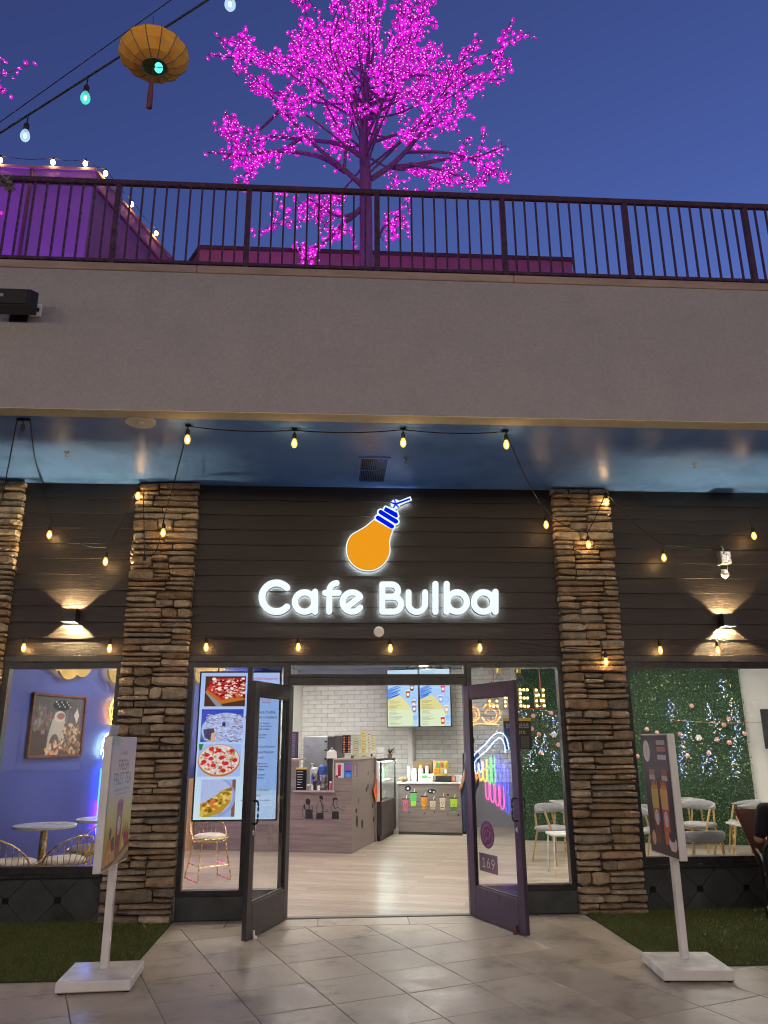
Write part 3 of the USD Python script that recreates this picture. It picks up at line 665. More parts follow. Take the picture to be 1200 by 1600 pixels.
# ------------------------------------------------------------------ lit shop sign
def zp(pts, y, ox, oy, s):
    return [tuple(at(ox + p[0] / s, oy + p[1] / s, y=y)[[0, 2]]) for p in pts]
def poly_at(g, y, ox, oy, s):
    out = []
    for q in getattr(g, 'geoms', [g]):
        out.append(Polygon(zp(q.exterior.coords, y, ox, oy, s), [zp(h.coords, y, ox, oy, s) for h in q.interiors]))
    return MultiPolygon(out)
def strokes(w, *paths):
    return ops.unary_union([LineString(p).buffer(w / 2, quad_segs=6) for p in paths])
def ring(cx, cy, r, n=40):
    return arc((cx, cy), r, 0, 360, n)
LET = {
    'C': strokes(33, arc((148, 152), 64, -43, -317, 30)),
    'a': strokes(30, ring(274, 173, 43), [(321, 128), (321, 216)]),
    'f': strokes(29, np.vstack([[(384, 216), (384, 122)], arc((418, 122), 33, 180, 268, 10)]), [(366, 132), (426, 132)]),
    'e': strokes(29, np.vstack([[(470, 190), (522, 150)], arc((487, 173), 43, -38, -325, 30)])),
    'B': strokes(29, np.vstack([[(621, 216), (621, 95)], [(664, 95)], arc((664, 122), 27, -90, 90, 12), [(640, 149)]]), np.vstack([[(640, 150), (672, 150)], arc((672, 183), 33, -90, 90, 14), [(621, 216)]])),
    'u': strokes(29, np.vstack([[(738, 130)], arc((775, 180), 37, 180, 0, 16), [(812, 130)]])),
    'l': strokes(30, [(858, 93), (858, 216)]),
    'b': strokes(30, [(908, 93), (908, 216)], ring(955, 173, 43)),
    'a2': strokes(30, ring(1073, 173, 43), [(1126, 128), (1126, 216)]),
}
S = Thing('shop_sign', 'white glowing letters reading Cafe Bulba on the dark siding', 'sign', loc=(0, 0, 3.2))
for k, gpoly in LET.items():
    pf = poly_at(gpoly, -0.115, 380, 880, 2.857)
    lp = S.part('letter', prism(pf, 0.055, (0, -0.058, 0)), 'acrylic_edge')
    S.part('face', prism(pf.buffer(-0.004), 0.004, (0, -0.1135, 0)), 'sign_face', parent=lp)
    S.part('backlight', prism(pf.buffer(-0.010), 0.004, (0, -0.0535, 0)), 'sign_back', parent=lp)
    c_ = pf.centroid
    S.part('spacer', join([box(c_.x + dx - .006, c_.x + dx + .006, -0.054, -0.015, pf.bounds[1] + .03, pf.bounds[1] + .042) for dx in (-.02, .02)]), 'black_plastic', parent=lp)
Lg = Thing('bulb_sign', 'glowing orange light bulb logo with blue cap and straw above the cafe name', 'sign', loc=(0.02, 0, 3.9))
body = spline([(515, 420), (420, 500), (330, 555), (240, 610), (190, 690), (175, 775), (192, 880), (250, 970), (340, 1030), (440, 1050), (540, 1032), (630, 970), (690, 880), (710, 790), (704, 700), (722, 610), (748, 545)], 6)
body = Polygon(body)
caps = [LineString([(565, 393), (738, 502)]).buffer(27), LineString([(598, 322), (790, 440)]).buffer(27), Polygon([(660, 262), (800, 335), (812, 375), (790, 388), (640, 300)]).buffer(8).buffer(-4)]
star = ops.unary_union([LineString([(783, 222), (783 + 52 * math.cos(a), 222 + 52 * math.sin(a))]).buffer(9) for a in np.radians([-100, -160, 118, 45, -22])] + [LineString([(790, 220), (965, 157)]).buffer(11, cap_style=2)])
backing = ops.unary_union([body.buffer(13)] + [c.buffer(20) for c in caps] + [ops.unary_union([Point(783, 222).buffer(62).intersection(star.buffer(26)), Polygon([(800, 190), (970, 122), (993, 172), (815, 250)]), Polygon([(740, 250), (800, 230), (780, 300), (730, 290)])])]).buffer(6).buffer(-6)
by = -0.115
pb = poly_at(backing, by, 520, 760, 8)
pl = Lg.part('cabinet', prism(pb, 0.055, (0, -0.058, 0)), 'acrylic_edge')
Lg.part('outline', prism(pb.buffer(-0.002), 0.003, (0, -0.1135, 0)), 'sign_face', parent=pl)
Lg.part('backlight', prism(pb.buffer(-0.010), 0.004, (0, -0.0535, 0)), 'sign_back', parent=pl)
Lg.part('bulb_face', prism(poly_at(body, by, 520, 760, 8), 0.003, (0, -0.117, 0)), 'sign_orange')
for c in caps: Lg.part('cap_ring', prism(poly_at(c, by, 520, 760, 8), 0.003, (0, -0.117, 0)), 'sign_blue')
Lg.part('straw', prism(poly_at(star, by, 520, 760, 8), 0.003, (0, -0.117, 0)), 'sign_blue')

# ------------------------------------------------------------------ string lights
def bulb(T, top, lit='bulb_warm', lead=0.05, r=0.029, tilt=(0, 0)):
    """socket on a short lead below the point top, glass below it"""
    t = np.asarray(top, float); s0 = t + np.array([tilt[0], tilt[1], -lead])
    bp = T.part('bulb', lathe([(0.006, -0.150), (r * .62, -0.143), (r * .95, -0.124), (r, -0.108), (r * .92, -0.090), (r * .62, -0.068), (0.014, -0.056)], 14, s0), lit or 'bulb_glass', True, label=None if lit else 'unlit clear bulb')
    T.part('socket', join([lathe([(0.016, -0.060), (0.019, -0.052), (0.019, -0.012), (0.012, 0.0), (0.006, 0.006)], 12, s0), tube([t, s0], 0.0045, 6)]), 'socket_black', 40, parent=bp)
    if lit in ('bulb_warm', 'bulb_cool', 'bulb_teal'): T.part('filament', ball(.011, s0 + (0, 0, -.106), 1, (1, 1, 1.7)), {'bulb_warm': 'bulb_core', 'bulb_cool': 'cool_core', 'bulb_teal': 'teal_core'}[lit], True, parent=bp)
    if not lit: T.part('filament', tube([s0 + (0, 0, -.06), s0 + (.006, 0, -.09), s0 + (-.006, 0, -.11), s0 + (0, 0, -.125)], .0012, 4), 'steel', parent=bp)
def sag(a, b, d, n=14):
    a, b = np.asarray(a, float), np.asarray(b, float); t = np.linspace(0, 1, n)[:, None]
    p = a + (b - a) * t; p[:, 2] -= (4 * d * t * (1 - t))[:, 0]; return p
zs_ = ZS + 0.006
def sof(px, py):                                  # bulb centre at a pixel, hanging from the soffit edge: its y from the soffit height
    return at(px, py, z=ZS - 0.12)
s1 = Thing('string_lights', 'string of warm bulbs along the front edge of the overhang above the vent', 'string lights', loc=(-1, -1.8, ZS))
tops = []
for px, py in ((293, 684), (460, 690), (630, 689), (791, 692)):
    p = sof(px, py); t = np.array([p[0], p[1], zs_ - .01]); tops.append(t); bulb(s1, t, lead=.03)
    s1.part('clip', box(t[0] - .025, t[0] + .025, t[1] - .012, t[1] + .012, ZS - .008, ZS + .011), 'wire_black')
for a, b in zip(tops[:-1], tops[1:]): s1.part('wire', tube(sag(a, b, .028), .0055, 6), 'wire_black', True)
lw = at(257, 806, y=-.30)                           # down to the bulbs in front of the pillars
s1.part('wire', tube(sag(tops[0], lw, .04), .0055, 6), 'wire_black', True)
bulb(s1, lw, lead=.09)
l2 = at(226, 866, y=-.24)
s1.part('wire', tube(spline([lw, at(245, 858, y=-.28), at(232, 868, y=-.25), l2], 6), .0055, 6), 'wire_black', True); bulb(s1, l2, None, .01)
l3 = at(224, 770, y=-.18); s1.part('wire', tube(sag(l2, l3, .0), .0055, 6), 'wire_black', True)
rw = at(852, 800, y=-.22)
s1.part('wire', tube(sag(tops[-1], rw, .06), .0055, 6), 'wire_black', True); bulb(s1, rw, lead=.05)
s1.part('wire', tube(sag(at(946, 771, y=-.2), at(918, 832, y=-.24), .02), .0055, 6), 'wire_black', True); bulb(s1, at(918, 832, y=-.24), lead=.04)
s1.part('wire', tube(sag(rw, at(918, 832, y=-.24), .05), .0055, 6), 'wire_black', True)
s2 = Thing('string_lights', 'string of warm bulbs hanging over the siding left of the left stone pillar', 'string lights', loc=(-3.5, -.3, ZS))
pu = at(37, 656, z=ZS); pu[2] = zs_ - .01
bulb(s2, pu, None, .04)
s2.part('clip', box(pu[0] - .06, pu[0] + .06, pu[1] - .012, pu[1] + .012, ZS - .008, ZS + .011), 'wire_black')
a_ = at(0, 790, y=-.5); s2.part('wire', tube(sag(pu + (-.06, 0, 0), a_, .12), .0055, 6), 'wire_black', True)
e_ = at(67, 752, y=-.12); s2.part('wire', tube(sag(pu + (.06, 0, 0), e_, .10), .0055, 6), 'wire_black', True)
b1 = at(80, 812, y=-.12); s2.part('wire', tube(sag(e_, b1, .02), .0055, 6), 'wire_black', True); bulb(s2, b1, lead=.07)
b2 = at(167, 855, y=-.14); s2.part('wire', tube(sag(b1, b2, .10), .0055, 6), 'wire_black', True); bulb(s2, b2, lead=.06)
b3 = at(217, 756, y=-.16); s2.part('wire', tube(sag(b2, b3, .05), .0055, 6), 'wire_black', True); bulb(s2, b3, lead=.04)
s3 = Thing('string_lights', 'row of small warm bulbs along the head trim above the doors and windows', 'string lights', loc=(0, -.1, 2.6))
hb = []
for px, py in ((37, 1013), (171, 1014), (322, 1012), (466, 1012), (610, 1014), (750, 1013), (947, 1035), (1032, 1017), (1122, 1017)):
    yy = -.09 if px != 947 else -.20
    p = at(px, py, y=yy); t = p + (0, 0, .135); hb.append(t); bulb(s3, t, lead=.025, r=.026)
hb = [at(0, 1000, y=-.09)] + hb + [at(1199, 1006, y=-.09)]
for a, b in zip(hb[:-1], hb[1:]): s3.part('wire', tube(sag(a, b, .03), .004, 5), 'wire_black', True)
s4 = Thing('string_lights', 'string of warm bulbs hanging over the siding right of the right stone pillar', 'string lights', loc=(3.5, -.3, ZS))
c0 = at(946, 768, y=-.18); bulb(s4, c0, lead=.03)
c1 = at(1035, 850, y=-.16); c2 = at(1171, 815, y=-.16); c3 = at(1215, 745, y=-.2)
s4.part('wire', tube(sag(c0, c1, .06), .0055, 6), 'wire_black', True); bulb(s4, c1, lead=.06)
s4.part('wire', tube(sag(c1, c2, .12), .0055, 6), 'wire_black', True); bulb(s4, c2, lead=.07, tilt=(.03, 0))
s4.part('wire', tube(sag(c2, c3, .06), .0055, 6), 'wire_black', True)
# over the plaza, near the camera
def dp(px, py, zc): return CAM + ray(px, py) * zc
s5 = Thing('string_lights', 'black cable with clear colour changing bulbs crossing the sky at upper left', 'string lights', loc=dp(137, 130, 5.4))
wa, wb = dp(-300, 395, 6.2), dp(420, -62, 4.9)
wire = sag(wa, wb, .02, 30); s5.part('wire', tube(wire, .008, 6), 'wire_black', True)
s5.part('support_cable', tube(sag(dp(-300, 405, 6.4), dp(330, -45, 5.2), .0, 20), .004, 6), 'wire_black', True)
s5.part('support_cable', tube(wire + (0.0, 0.02, .022), .004, 6), 'wire_black', True)
def on_wire(px):
    best = min(np.linspace(0, 1, 600), key=lambda t: abs(proj(wa + (wb - wa) * t)[0] - px)); i = best * 29; k = min(int(i), 28); return wire[k] + (wire[k + 1] - wire[k]) * (i - k)
def proj(p):
    v = np.asarray(p) - CAM; zc = v @ _f; return 600 + FPX * (v @ RIGHT) / zc, 800 - FPX * (v @ UP) / zc
bulb(s5, on_wire(45), 'bulb_cool', .075, .033); bulb(s5, on_wire(138), 'bulb_teal', .075, .033); bulb(s5, on_wire(361), 'bulb_cool', .06, .036)
# the cable runs on over the plaza behind the photographer
far = [wb + np.array([0.9, -2.2, .1]), wb + np.array([2.2, -5.6, -.15]), wb + np.array([3.6, -9.5, .2])]
s5.part('wire', tube(np.vstack([wire[-1:], spline([wb] + far, 6)[1:]]), .008, 6), 'wire_black', True)

glow('teal_bulb', (.12, .9, .7), 1.6)
La = Thing('paper_lantern', 'round yellow paper lantern with a dark tassel hanging from the cable', 'lantern', loc=dp(241, 86, 4.75), rz=.2)
R_ = 0.212
prof = [(0.075, -0.095), (0.130, -0.080), (0.182, -0.040), (R_, 0.0), (0.186, 0.040), (0.130, 0.080), (0.075, 0.095)]
shade = lathe(prof, 14); nf = len(shade[1]) - 2 * 12
La.part('paper_shade', rot((shade[0], shade[1][:nf]), -.10, axis=1), 'lantern_paper', 12, local=True)
inn = lathe([(r - .004, z) for r, z in prof], 14); La.part('paper_lining', rot((inn[0], inn[1][:nf, ::-1]), -.10, axis=1), 'lantern_inner', True, local=True)
for k in range(14):
    a = k * 2 * math.pi / 14
    La.part('rib', rot(tube([(r * math.cos(a) * 1.004, r * math.sin(a) * 1.004, z) for r, z in prof], .003, 4), -.10, axis=1), 'roof_trim', local=True)
for z in (-.095, .095): La.part('hoop', rot(tube([(.075 * math.cos(a), .075 * math.sin(a), z) for a in np.linspace(0, 2 * math.pi, 25)[:-1]], .005, 5, True), -.10, axis=1), 'roof_trim', local=True)
La.part('crosspiece', rot(join([tube([(-.075, 0, -.09), (.075, 0, -.09)], .003, 4), tube([(0, 0, -.10), (0, 0, .30)], .002, 4)]), -.10, axis=1), 'wire_black', local=True)
La.part('tassel', join([tube([(0, 0, -.10), (0, 0, -.19)], .002, 4), lathe([(0.018, -.40), (.016, -.28), (.011, -.20), (.006, -.185)], 10)]), 'tassel', True, local=True)
La.part('bulb', ball(.026, (.03, .03, -.06), 2, (1, 1, 1.3)), 'teal_bulb', True, local=True)

# ------------------------------------------------------------------ wall lamps, camera, loudspeaker
def sconce(px, py, label):
    p = at(px, py, y=-.07); x, z = p[0], p[2]
    s = Thing('wall_lamp', label, 'wall lamp', 'up and down wall lamps on the siding', loc=(x, -0.02, z))
    w, h, y0, y1 = .080, .070, -.165, -.030
    s.part('housing', join([box(-w, -w + .008, y0 + .02, y1 + .02, -h, h), box(w - .008, w, y0 + .02, y1 + .02, -h, h), box(-w + .008, w - .008, y0 + .02, y0 + .028, -h, h), box(-w + .008, w - .008, y1 + .012, y1 + .02, -h, h), box(-w + .008, w - .008, y0 + .028, y1 + .012, -.006, .006)]), 'black_plastic', local=True)
    s.part('led', box(-.010, .010, -.100, -.085, .008, .012), 'sconce_led', local=True); s.part('led', box(-.010, .010, -.100, -.085, -.012, -.008), 'sconce_led', local=True)
    s.part('mounting_plate', box(-.05, .05, -.0095, .012, -.05, .05), 'black_plastic', local=True)
sconce(111, 963, 'black cube wall lamp left of the left stone pillar, lighting up and down')
sconce(1135, 970, 'black cube wall lamp below the security camera, lighting up and down')
p = at(1136, 896, y=-.08); s = Thing('security_camera', 'small white dome security camera on the siding at right', 'camera', loc=(p[0], -.02, p[2]))
s.part('body', rot(lathe([(.0, -.055), (.030, -.053), (.046, -.030), (.048, .02), (.036, .035), (0, .036)], 18), 1.15, axis=0), 'white_plastic', True, local=True)
s.part('lens', move(rot(lathe([(.0, -.062), (.020, -.060), (.024, -.052)], 16), 1.15, axis=0), (0, 0, 0)), 'black_tile', True, local=True)
s.part('bracket', join([box(-.02, .02, -.05, .0, .01, .05), box(-.035, .035, -.004, .004, -.03, .06)]), 'white_plastic', local=True)
s.part('cable', tube([(.02, -.02, .04), (.035, -.03, .08), (.03, -.02, .13)], .004, 5), 'white_plastic', local=True)
p = at(1132, 872, y=-.08); s = Thing('junction_box', 'grey metal junction box on the siding just above the security camera', 'junction box', loc=(p[0], -.02, p[2]))
s.part('box', bevel(-.068, .060, -.11, .004, -.075, .075, .008), 'grey_metal', local=True); s.part('cover', bevel(-.060, .052, -.116, -.110, -.067, .067, .003), 'steel', local=True)
s.part('conduit', tube([(0, -.05, .07), (0, -.045, .12), (0.0, -.02, .16)], .010, 8), 'grey_metal', local=True)
sp0, sp1 = at(2, 449, y=-2.42), at(55, 487, y=-2.42); xs0 = sp1[0] - .46
Sp = Thing('loudspeaker', 'black boxy outdoor loudspeaker mounted on the stucco overhang at left', 'loudspeaker', loc=((xs0 + sp1[0]) / 2, -2.42, sp0[2] - .12))
zc_ = (sp0[2] + sp1[2]) / 2
Sp.part('cabinet', hull([(x, y, z) for z in (zc_ - .082, zc_ + .082) for x, y in ((xs0, -2.46), (sp1[0] - .05, -2.46), (sp1[0], -2.40), (sp1[0] - .04, -2.30), (xs0 + .05, -2.30))]), 'black_plastic')
Sp.part('grille', bevel(xs0 + .02, sp1[0] - .065, -2.472, -2.461, zc_ - .070, zc_ + .070, .004), 'black_grille')
Sp.part('badge', box(sp1[0] - .30, sp1[0] - .27, -2.476, -2.4725, zc_ - .005, zc_ + .025), 'grey_metal')
Sp.part('bracket', join([box(xs0 + .18, xs0 + .24, -2.30, YF - .004, zc_ - .03, zc_ + .03), box(xs0 + .13, xs0 + .29, YF - .014, YF - .004, zc_ - .08, zc_ + .08)]), 'black_plastic')
p = at(56, 485, y=YF - .02); s = Thing('outlet_box', 'small pale outlet box on the stucco just right of the loudspeaker', 'outlet', loc=(p[0], YF, p[2]))
s.part('cover', bevel(-.055, .050, -.030, -.002, -.062, .062, .004), 'white_paint', local=True)
for dx in (-.022, .022): s.part('socket', box(dx - .012, dx + .012, -.033, -.0305, -.02, .02), 'black_plastic', local=True)

# ------------------------------------------------------------------ upper deck: tree of lights, purple building, pink wall
DECK = 5.90
def tree(loc_y, seed):
    r = np.random.default_rng(seed)
    base = at(571, 425, y=loc_y); bx, by_ = base[0] - .0, loc_y
    T = Thing('lit_tree', 'tall artificial tree covered in glowing magenta blossom lights behind the railing', 'tree', loc=(bx, by_, DECK))
    fork = at(571, 285, y=loc_y)[2]; top = at(569, 130, y=loc_y)[2]
    tp = [(bx, by_, DECK - .0), (bx + .01, by_, (DECK + fork) / 2), (bx, by_, fork), (bx - .03, by_ + .03, (fork + top) / 2), (bx + .02, by_, top), (bx + .05, by_ - .05, top + .9)]
    P = spline(tp, 6)
    T.part('trunk', tube(P, np.interp(P[:, 2], [DECK, fork, top, top + .9], [.105, .085, .045, .02]), 12), 'bark', True)
    twigs = []
    c0 = np.array([bx, by_, fork + .75])
    def limb(pts, r0, r1, sub=True, name='branch'):
        Q = spline(pts, 6); T.part(name, tube(Q, np.linspace(r0, r1, len(Q)), 7), 'bark', True); return Q
    limbs = []
    for pl, dy in (([(565, 289), (538, 265), (505, 238), (477, 212), (440, 170), (400, 120)], -.5), ([(580, 280), (612, 258), (640, 230), (668, 195), (689, 163), (720, 100), (735, 75)], -.45), ([(613, 262), (650, 258), (690, 250), (740, 246), (790, 228)], .25),
                   ([(538, 268), (540, 240), (548, 200), (553, 180)], -.3), ([(563, 327), (548, 341), (534, 352), (512, 375), (480, 392)], -.35), ([(560, 331), (530, 338), (500, 322), (480, 308)], .25), ([(568, 200), (552, 150), (528, 100), (500, 40)], .3), ([(572, 190), (600, 120), (632, 60), (640, 10)], -.2),
                   ([(540, 268), (500, 245), (440, 236), (380, 242), (325, 238)], -.2), ([(477, 212), (440, 235), (405, 255), (378, 276)], .1), ([(630, 238), (690, 238), (735, 248), (772, 268)], -.3), ([(640, 256), (690, 266), (738, 284)], .2), ([(440, 170), (400, 205), (355, 205)], .2), ([(560, 170), (470, 110), (390, 95), (325, 85)], .1), ([(575, 170), (640, 120), (710, 125), (785, 124)], .2), ([(566, 245), (530, 225), (470, 218), (420, 215), (370, 235)], .4), ([(574, 225), (620, 210), (690, 190), (740, 140)], .5), ([(592, 370), (600, 355), (612, 350)], .2)):
        pts = [at(px, py, y=by_ + dy * k / (len(pl) - 1)) for k, (px, py) in enumerate(pl)]
        limbs.append(limb(pts, (.042 if len(pl) > 4 else .026), .010))
    nprim = 46
    for k in range(nprim):
        az = k * 2.399963 + r.uniform(-.2, .2); el = math.radians(r.uniform(14, 84) if k % 3 else r.uniform(6, 34))
        z0 = r.uniform(fork + .05, top + .3) if el > .2 else r.uniform(fork - .1, fork + .5)
        s0 = np.array([bx, by_, z0])
        d = np.array([math.cos(az) * math.cos(el), math.sin(az) * math.cos(el) * .9, math.sin(el)])
        # length to a dome of about 2.3 m round the crown's centre
        o = s0 - c0; b_ = o @ d; L = -b_ + math.sqrt(max(b_ * b_ - o @ o + 2.22**2, .3)); L *= r.uniform(.82, 1.12)
        pts = [s0, s0 + d * L * .35 + r.normal(0, .05, 3), s0 + d * L * .7 + r.normal(0, .10, 3) + (0, 0, .05), s0 + d * L + r.normal(0, .14, 3) + (0, 0, .12)]
        limbs.append(limb(pts, .018, .006))
    def grow(Q, lvl, f0, n, ln):
        for _ in range(n):
            t = r.uniform(f0, 1.0); i = int(t * (len(Q) - 1)); p = Q[i]; i2 = min(i + 1, len(Q) - 1); i1 = max(i2 - 1, 0)
            d = Q[i2] - Q[i1]; d = d / (np.linalg.norm(d) + 1e-9)
            out = p - c0; out = out / (np.linalg.norm(out) + 1e-9)
            d = d * .8 + out * .35 + r.normal(0, .55, 3); d /= np.linalg.norm(d)
            L = ln * r.uniform(.5, 1.2)
            e = p + d * L
            W = np.array([p, p + d * L * .5 + r.normal(0, .04, 3), e + (0, 0, r.uniform(-.06, .05))]); W = spline(W, 4)
            twigs.append(W)
            if lvl: grow(W, lvl - 1, .3, 2, ln * .55)
    for Q in limbs:
        grow(Q, 1, .36, 5, .33); twigs.append(Q[int(len(Q) * .45):])
    # the low sprays hanging left of and behind the trunk
    for pl, dy in (([(500, 300), (455, 330), (425, 352), (395, 366)], .3), ([(440, 300), (432, 330), (425, 358)], .1), ([(512, 330), (470, 345), (430, 350)], -.2), ([(512, 375), (490, 388), (468, 384)], -.3), ([(495, 385), (485, 405), (470, 415)], -.2), ([(510, 372), (530, 368)], -.2), ([(600, 340), (625, 325), (640, 305)], .3), ([(590, 362), (606, 385)], .25), ([(555, 365), (552, 385)], .3), ([(470, 395), (500, 402)], -.1), ([(440, 300), (470, 318), (505, 335)], .2), ([(612, 290), (650, 300), (690, 288)], .2), ([(602, 300), (630, 285), (638, 330)], -.1), ([(580, 380), (583, 420)], .1)):
        twigs.append(spline([at(px, py, y=by_ + dy) for px, py in pl], 5))
    T.part('twig', join([tube(W[::2] if len(W) > 6 else W, .006, 4) for W in twigs]), 'bark', kind='stuff')
    C = []
    for W in twigs:
        seg = np.linalg.norm(np.diff(W, axis=0), axis=1); L = seg.sum(); n = max(2, int(L / .050))
        cum = np.concatenate([[0], np.cumsum(seg)]); s_ = np.linspace(0, L, n)
        q = np.stack([np.interp(s_, cum, W[:, k]) for k in range(3)], 1) + r.normal(0, .027, (n, 3)); C.append(q)
    C = np.vstack(C)
    keep = (np.hypot(C[:, 0] - bx, C[:, 1] - by_) > .30) | (C[:, 2] > top + .2)
    C = C[keep]; n = len(C)
    # five rounded petals in a cup, one bright core
    nrm = r.normal(0, 1, (n, 3)); nrm[:, 2] -= .3; nrm /= np.linalg.norm(nrm, axis=1, keepdims=True)
    a = np.cross(nrm, [0.31, .2, .93]); a /= np.linalg.norm(a, axis=1, keepdims=True); b = np.cross(nrm, a)
    sz = r.uniform(.032, .047, n)[:, None]
    V, Fc = [], []
    for k in range(5):
        t = 2 * math.pi * k / 5
        u1 = math.cos(t) * a + math.sin(t) * b; u2 = -math.sin(t) * a + math.cos(t) * b
        V += [C + sz * .18 * u1, C + sz * (.70 * u1 + .60 * u2 + .30 * nrm), C + sz * (1.0 * u1 + .42 * nrm), C + sz * (.70 * u1 - .60 * u2 + .30 * nrm)]
    V = np.stack(V, 1).reshape(-1, 3); o = (np.arange(n) * 20)[:, None, None]
    f = np.array([[4 * k + i for i in tri] for k in range(5) for tri in ((0, 1, 2), (0, 2, 3))])[None] + o
    T.part('blossom', (V, f.reshape(-1, 3)), 'blossom', kind='stuff')
    oc = np.array([[1, 0, 0], [-1, 0, 0], [0, 1, 0], [0, -1, 0], [0, 0, 1], [0, 0, -1]], float); of = np.array([[0, 2, 4], [2, 1, 4], [1, 3, 4], [3, 0, 4], [2, 0, 5], [1, 2, 5], [3, 1, 5], [0, 3, 5]])
    V = (C[:, None] + oc[None] * .0110).reshape(-1, 3); f = (of[None] + (np.arange(n) * 6)[:, None, None]).reshape(-1, 3)
    T.part('blossom_light', (V, f), 'blossom_core', kind='stuff')
    T.cloud = C
    return T
TREE = tree(0.6, 5)
best = None
for k in range(24):                                   # turn the second tree so that a spray of its twigs reaches into the frame
    a = k * math.pi / 12; v = TREE.cloud - TREE.loc; v = np.stack([math.cos(a) * v[:, 0] - math.sin(a) * v[:, 1], math.sin(a) * v[:, 0] + math.cos(a) * v[:, 1], v[:, 2]], 1)
    z0, z1 = at(20, 212, y=.9)[2] - DECK, at(20, 120, y=.9)[2] - DECK
    inb = v[(v[:, 2] > z0) & (v[:, 2] < z1), 0]; low = v[(v[:, 2] < z0 - .15), 0]
    gap = np.sort(inb)[-6] - np.sort(low)[-6]
    if best is None or gap > best[0]: best = (gap, a, np.sort(inb)[-4])
q = at(46, 165, y=.9)
copy_of(TREE, 'lit_tree', (q[0] - best[2], 0.9, DECK), best[1], 'magenta lit tree of which only a few twigs reach in at the upper left edge')
yP = 3.5
pc = at(147.5, 266, y=yP); zt = pc[2]; xc = pc[0]
d2 = np.array([.30, .954])
foot = Polygon([(-15, yP), (xc, yP), (xc + 9 * d2[0], yP + 9 * d2[1]), (-15, yP + 9 * d2[1])])
PB = Thing('purple_building', 'purple lit stucco building with warm bulbs along its roof edge at upper left', 'building', loc=(-6, 6, DECK))
PB.part('wall', prism(foot, zt - .36 - DECK, (0, 0, DECK), (1, 0, 0), (0, 1, 0), (0, 0, 1)), 'purple_lit_stucco')
PB.part('reveal', prism(foot.buffer(.012, join_style=2), .03, (0, 0, zt - .358), (1, 0, 0), (0, 1, 0), (0, 0, 1)), 'roof_trim')
PB.part('parapet', prism(foot.buffer(.05, join_style=2), .26, (0, 0, zt - .326), (1, 0, 0), (0, 1, 0), (0, 0, 1)), 'purple_lit_stucco')
PB.part('roof_edge', prism(foot.buffer(.075, join_style=2), .06, (0, 0, zt - .064), (1, 0, 0), (0, 1, 0), (0, 0, 1)), 'coping')
PB.part('downpipe', tube([(xc - 1.1, yP - .05, DECK), (xc - 1.1, yP - .05, zt - .1)], .035, 8), 'roof_trim', True)
rb = Thing('string_lights', 'warm bulbs fixed along the roof edge of the purple building', 'string lights', loc=(xc, yP, zt))
def edge_pt(s): return np.array([xc - s, yP - .10, zt + .16]) if s >= 0 else np.array([xc + .10 - s * d2[0], yP - s * d2[1] - .05, zt + .16])
ss = [1.64, .70, .16, -.10 - .3]
spots = [edge_pt(s_) for s_ in (2.6, 1.66, .72, .14)] + [min((edge_pt(-s_) for s_ in np.linspace(.2, 12, 240)), key=lambda p: abs(proj(p)[0] - x_)) for x_ in (156, 207, 245)]
for p in spots:
    bulb(rb, p, 'bulb_warm', .0, .045); rb.part('filament', ball(.042, p + (0, 0, -.106), 1, (1, 1, 1.3)), 'roof_bulb', True)
for a, b in zip(spots[:-1], spots[1:]): rb.part('wire', tube(sag(a, b, .06), .006, 5), 'wire_black', True)
yK = 7.0
k0, k1 = at(313, 384, y=yK), at(893, 404, y=yK); zk = (k0[2] + k1[2]) / 2; k00 = at(269, 391, y=yK + 2.0)
PW = Thing('pink_building', 'low magenta lit building behind the railing, under the lit tree', 'building', loc=(0, yK, DECK))
PW.part('wall', prism(Polygon([(k00[0], yK + 2), (k0[0], yK), (k1[0], yK), (k1[0], yK + 6), (k00[0], yK + 6)]), zk - .09 - DECK, (0, 0, DECK), (1, 0, 0), (0, 1, 0), (0, 0, 1)), 'pink_lit_stucco')
PW.part('roof_edge', prism(Polygon([(k00[0], yK + 2), (k0[0], yK), (k1[0], yK), (k1[0], yK + 6), (k00[0], yK + 6)]).buffer(.05, join_style=2), .085, (0, 0, zk - .088), (1, 0, 0), (0, 1, 0), (0, 0, 1)), 'roof_trim')
def flood(x, y, z, m, label, g, w=.5):
    s = Thing('flood_light', label, 'flood light', g, loc=(x, y, z))
    tl_ = lambda q: rot(q, -.75, (0, 0, .09), 0)
    s.part('bracket', box(-.03, .03, -.03, .03, 0, .06), 'black_plastic', local=True); s.part('housing', tl_(bevel(-w / 2, w / 2, -.06, .06, .05, .14, .006)), 'black_plastic', local=True); s.part('lens', tl_(box(-w / 2 + .02, w / 2 - .02, -.045, .045, .1405, .144)), m, local=True)
glow('magenta_wash', (1.0, .05, .45), 260)
for k in range(5): flood(xc - .5 - 1.5 * k, yP - .9, DECK, 'purple_wash', 'purple flood light on the deck below the purple wall', 'purple flood lights on the deck')
for k in range(4): flood(k0[0] + .6 + 1.75 * k, yK - .9, DECK, 'magenta_wash', 'magenta flood light on the deck below the pink wall', 'magenta flood lights on the deck')
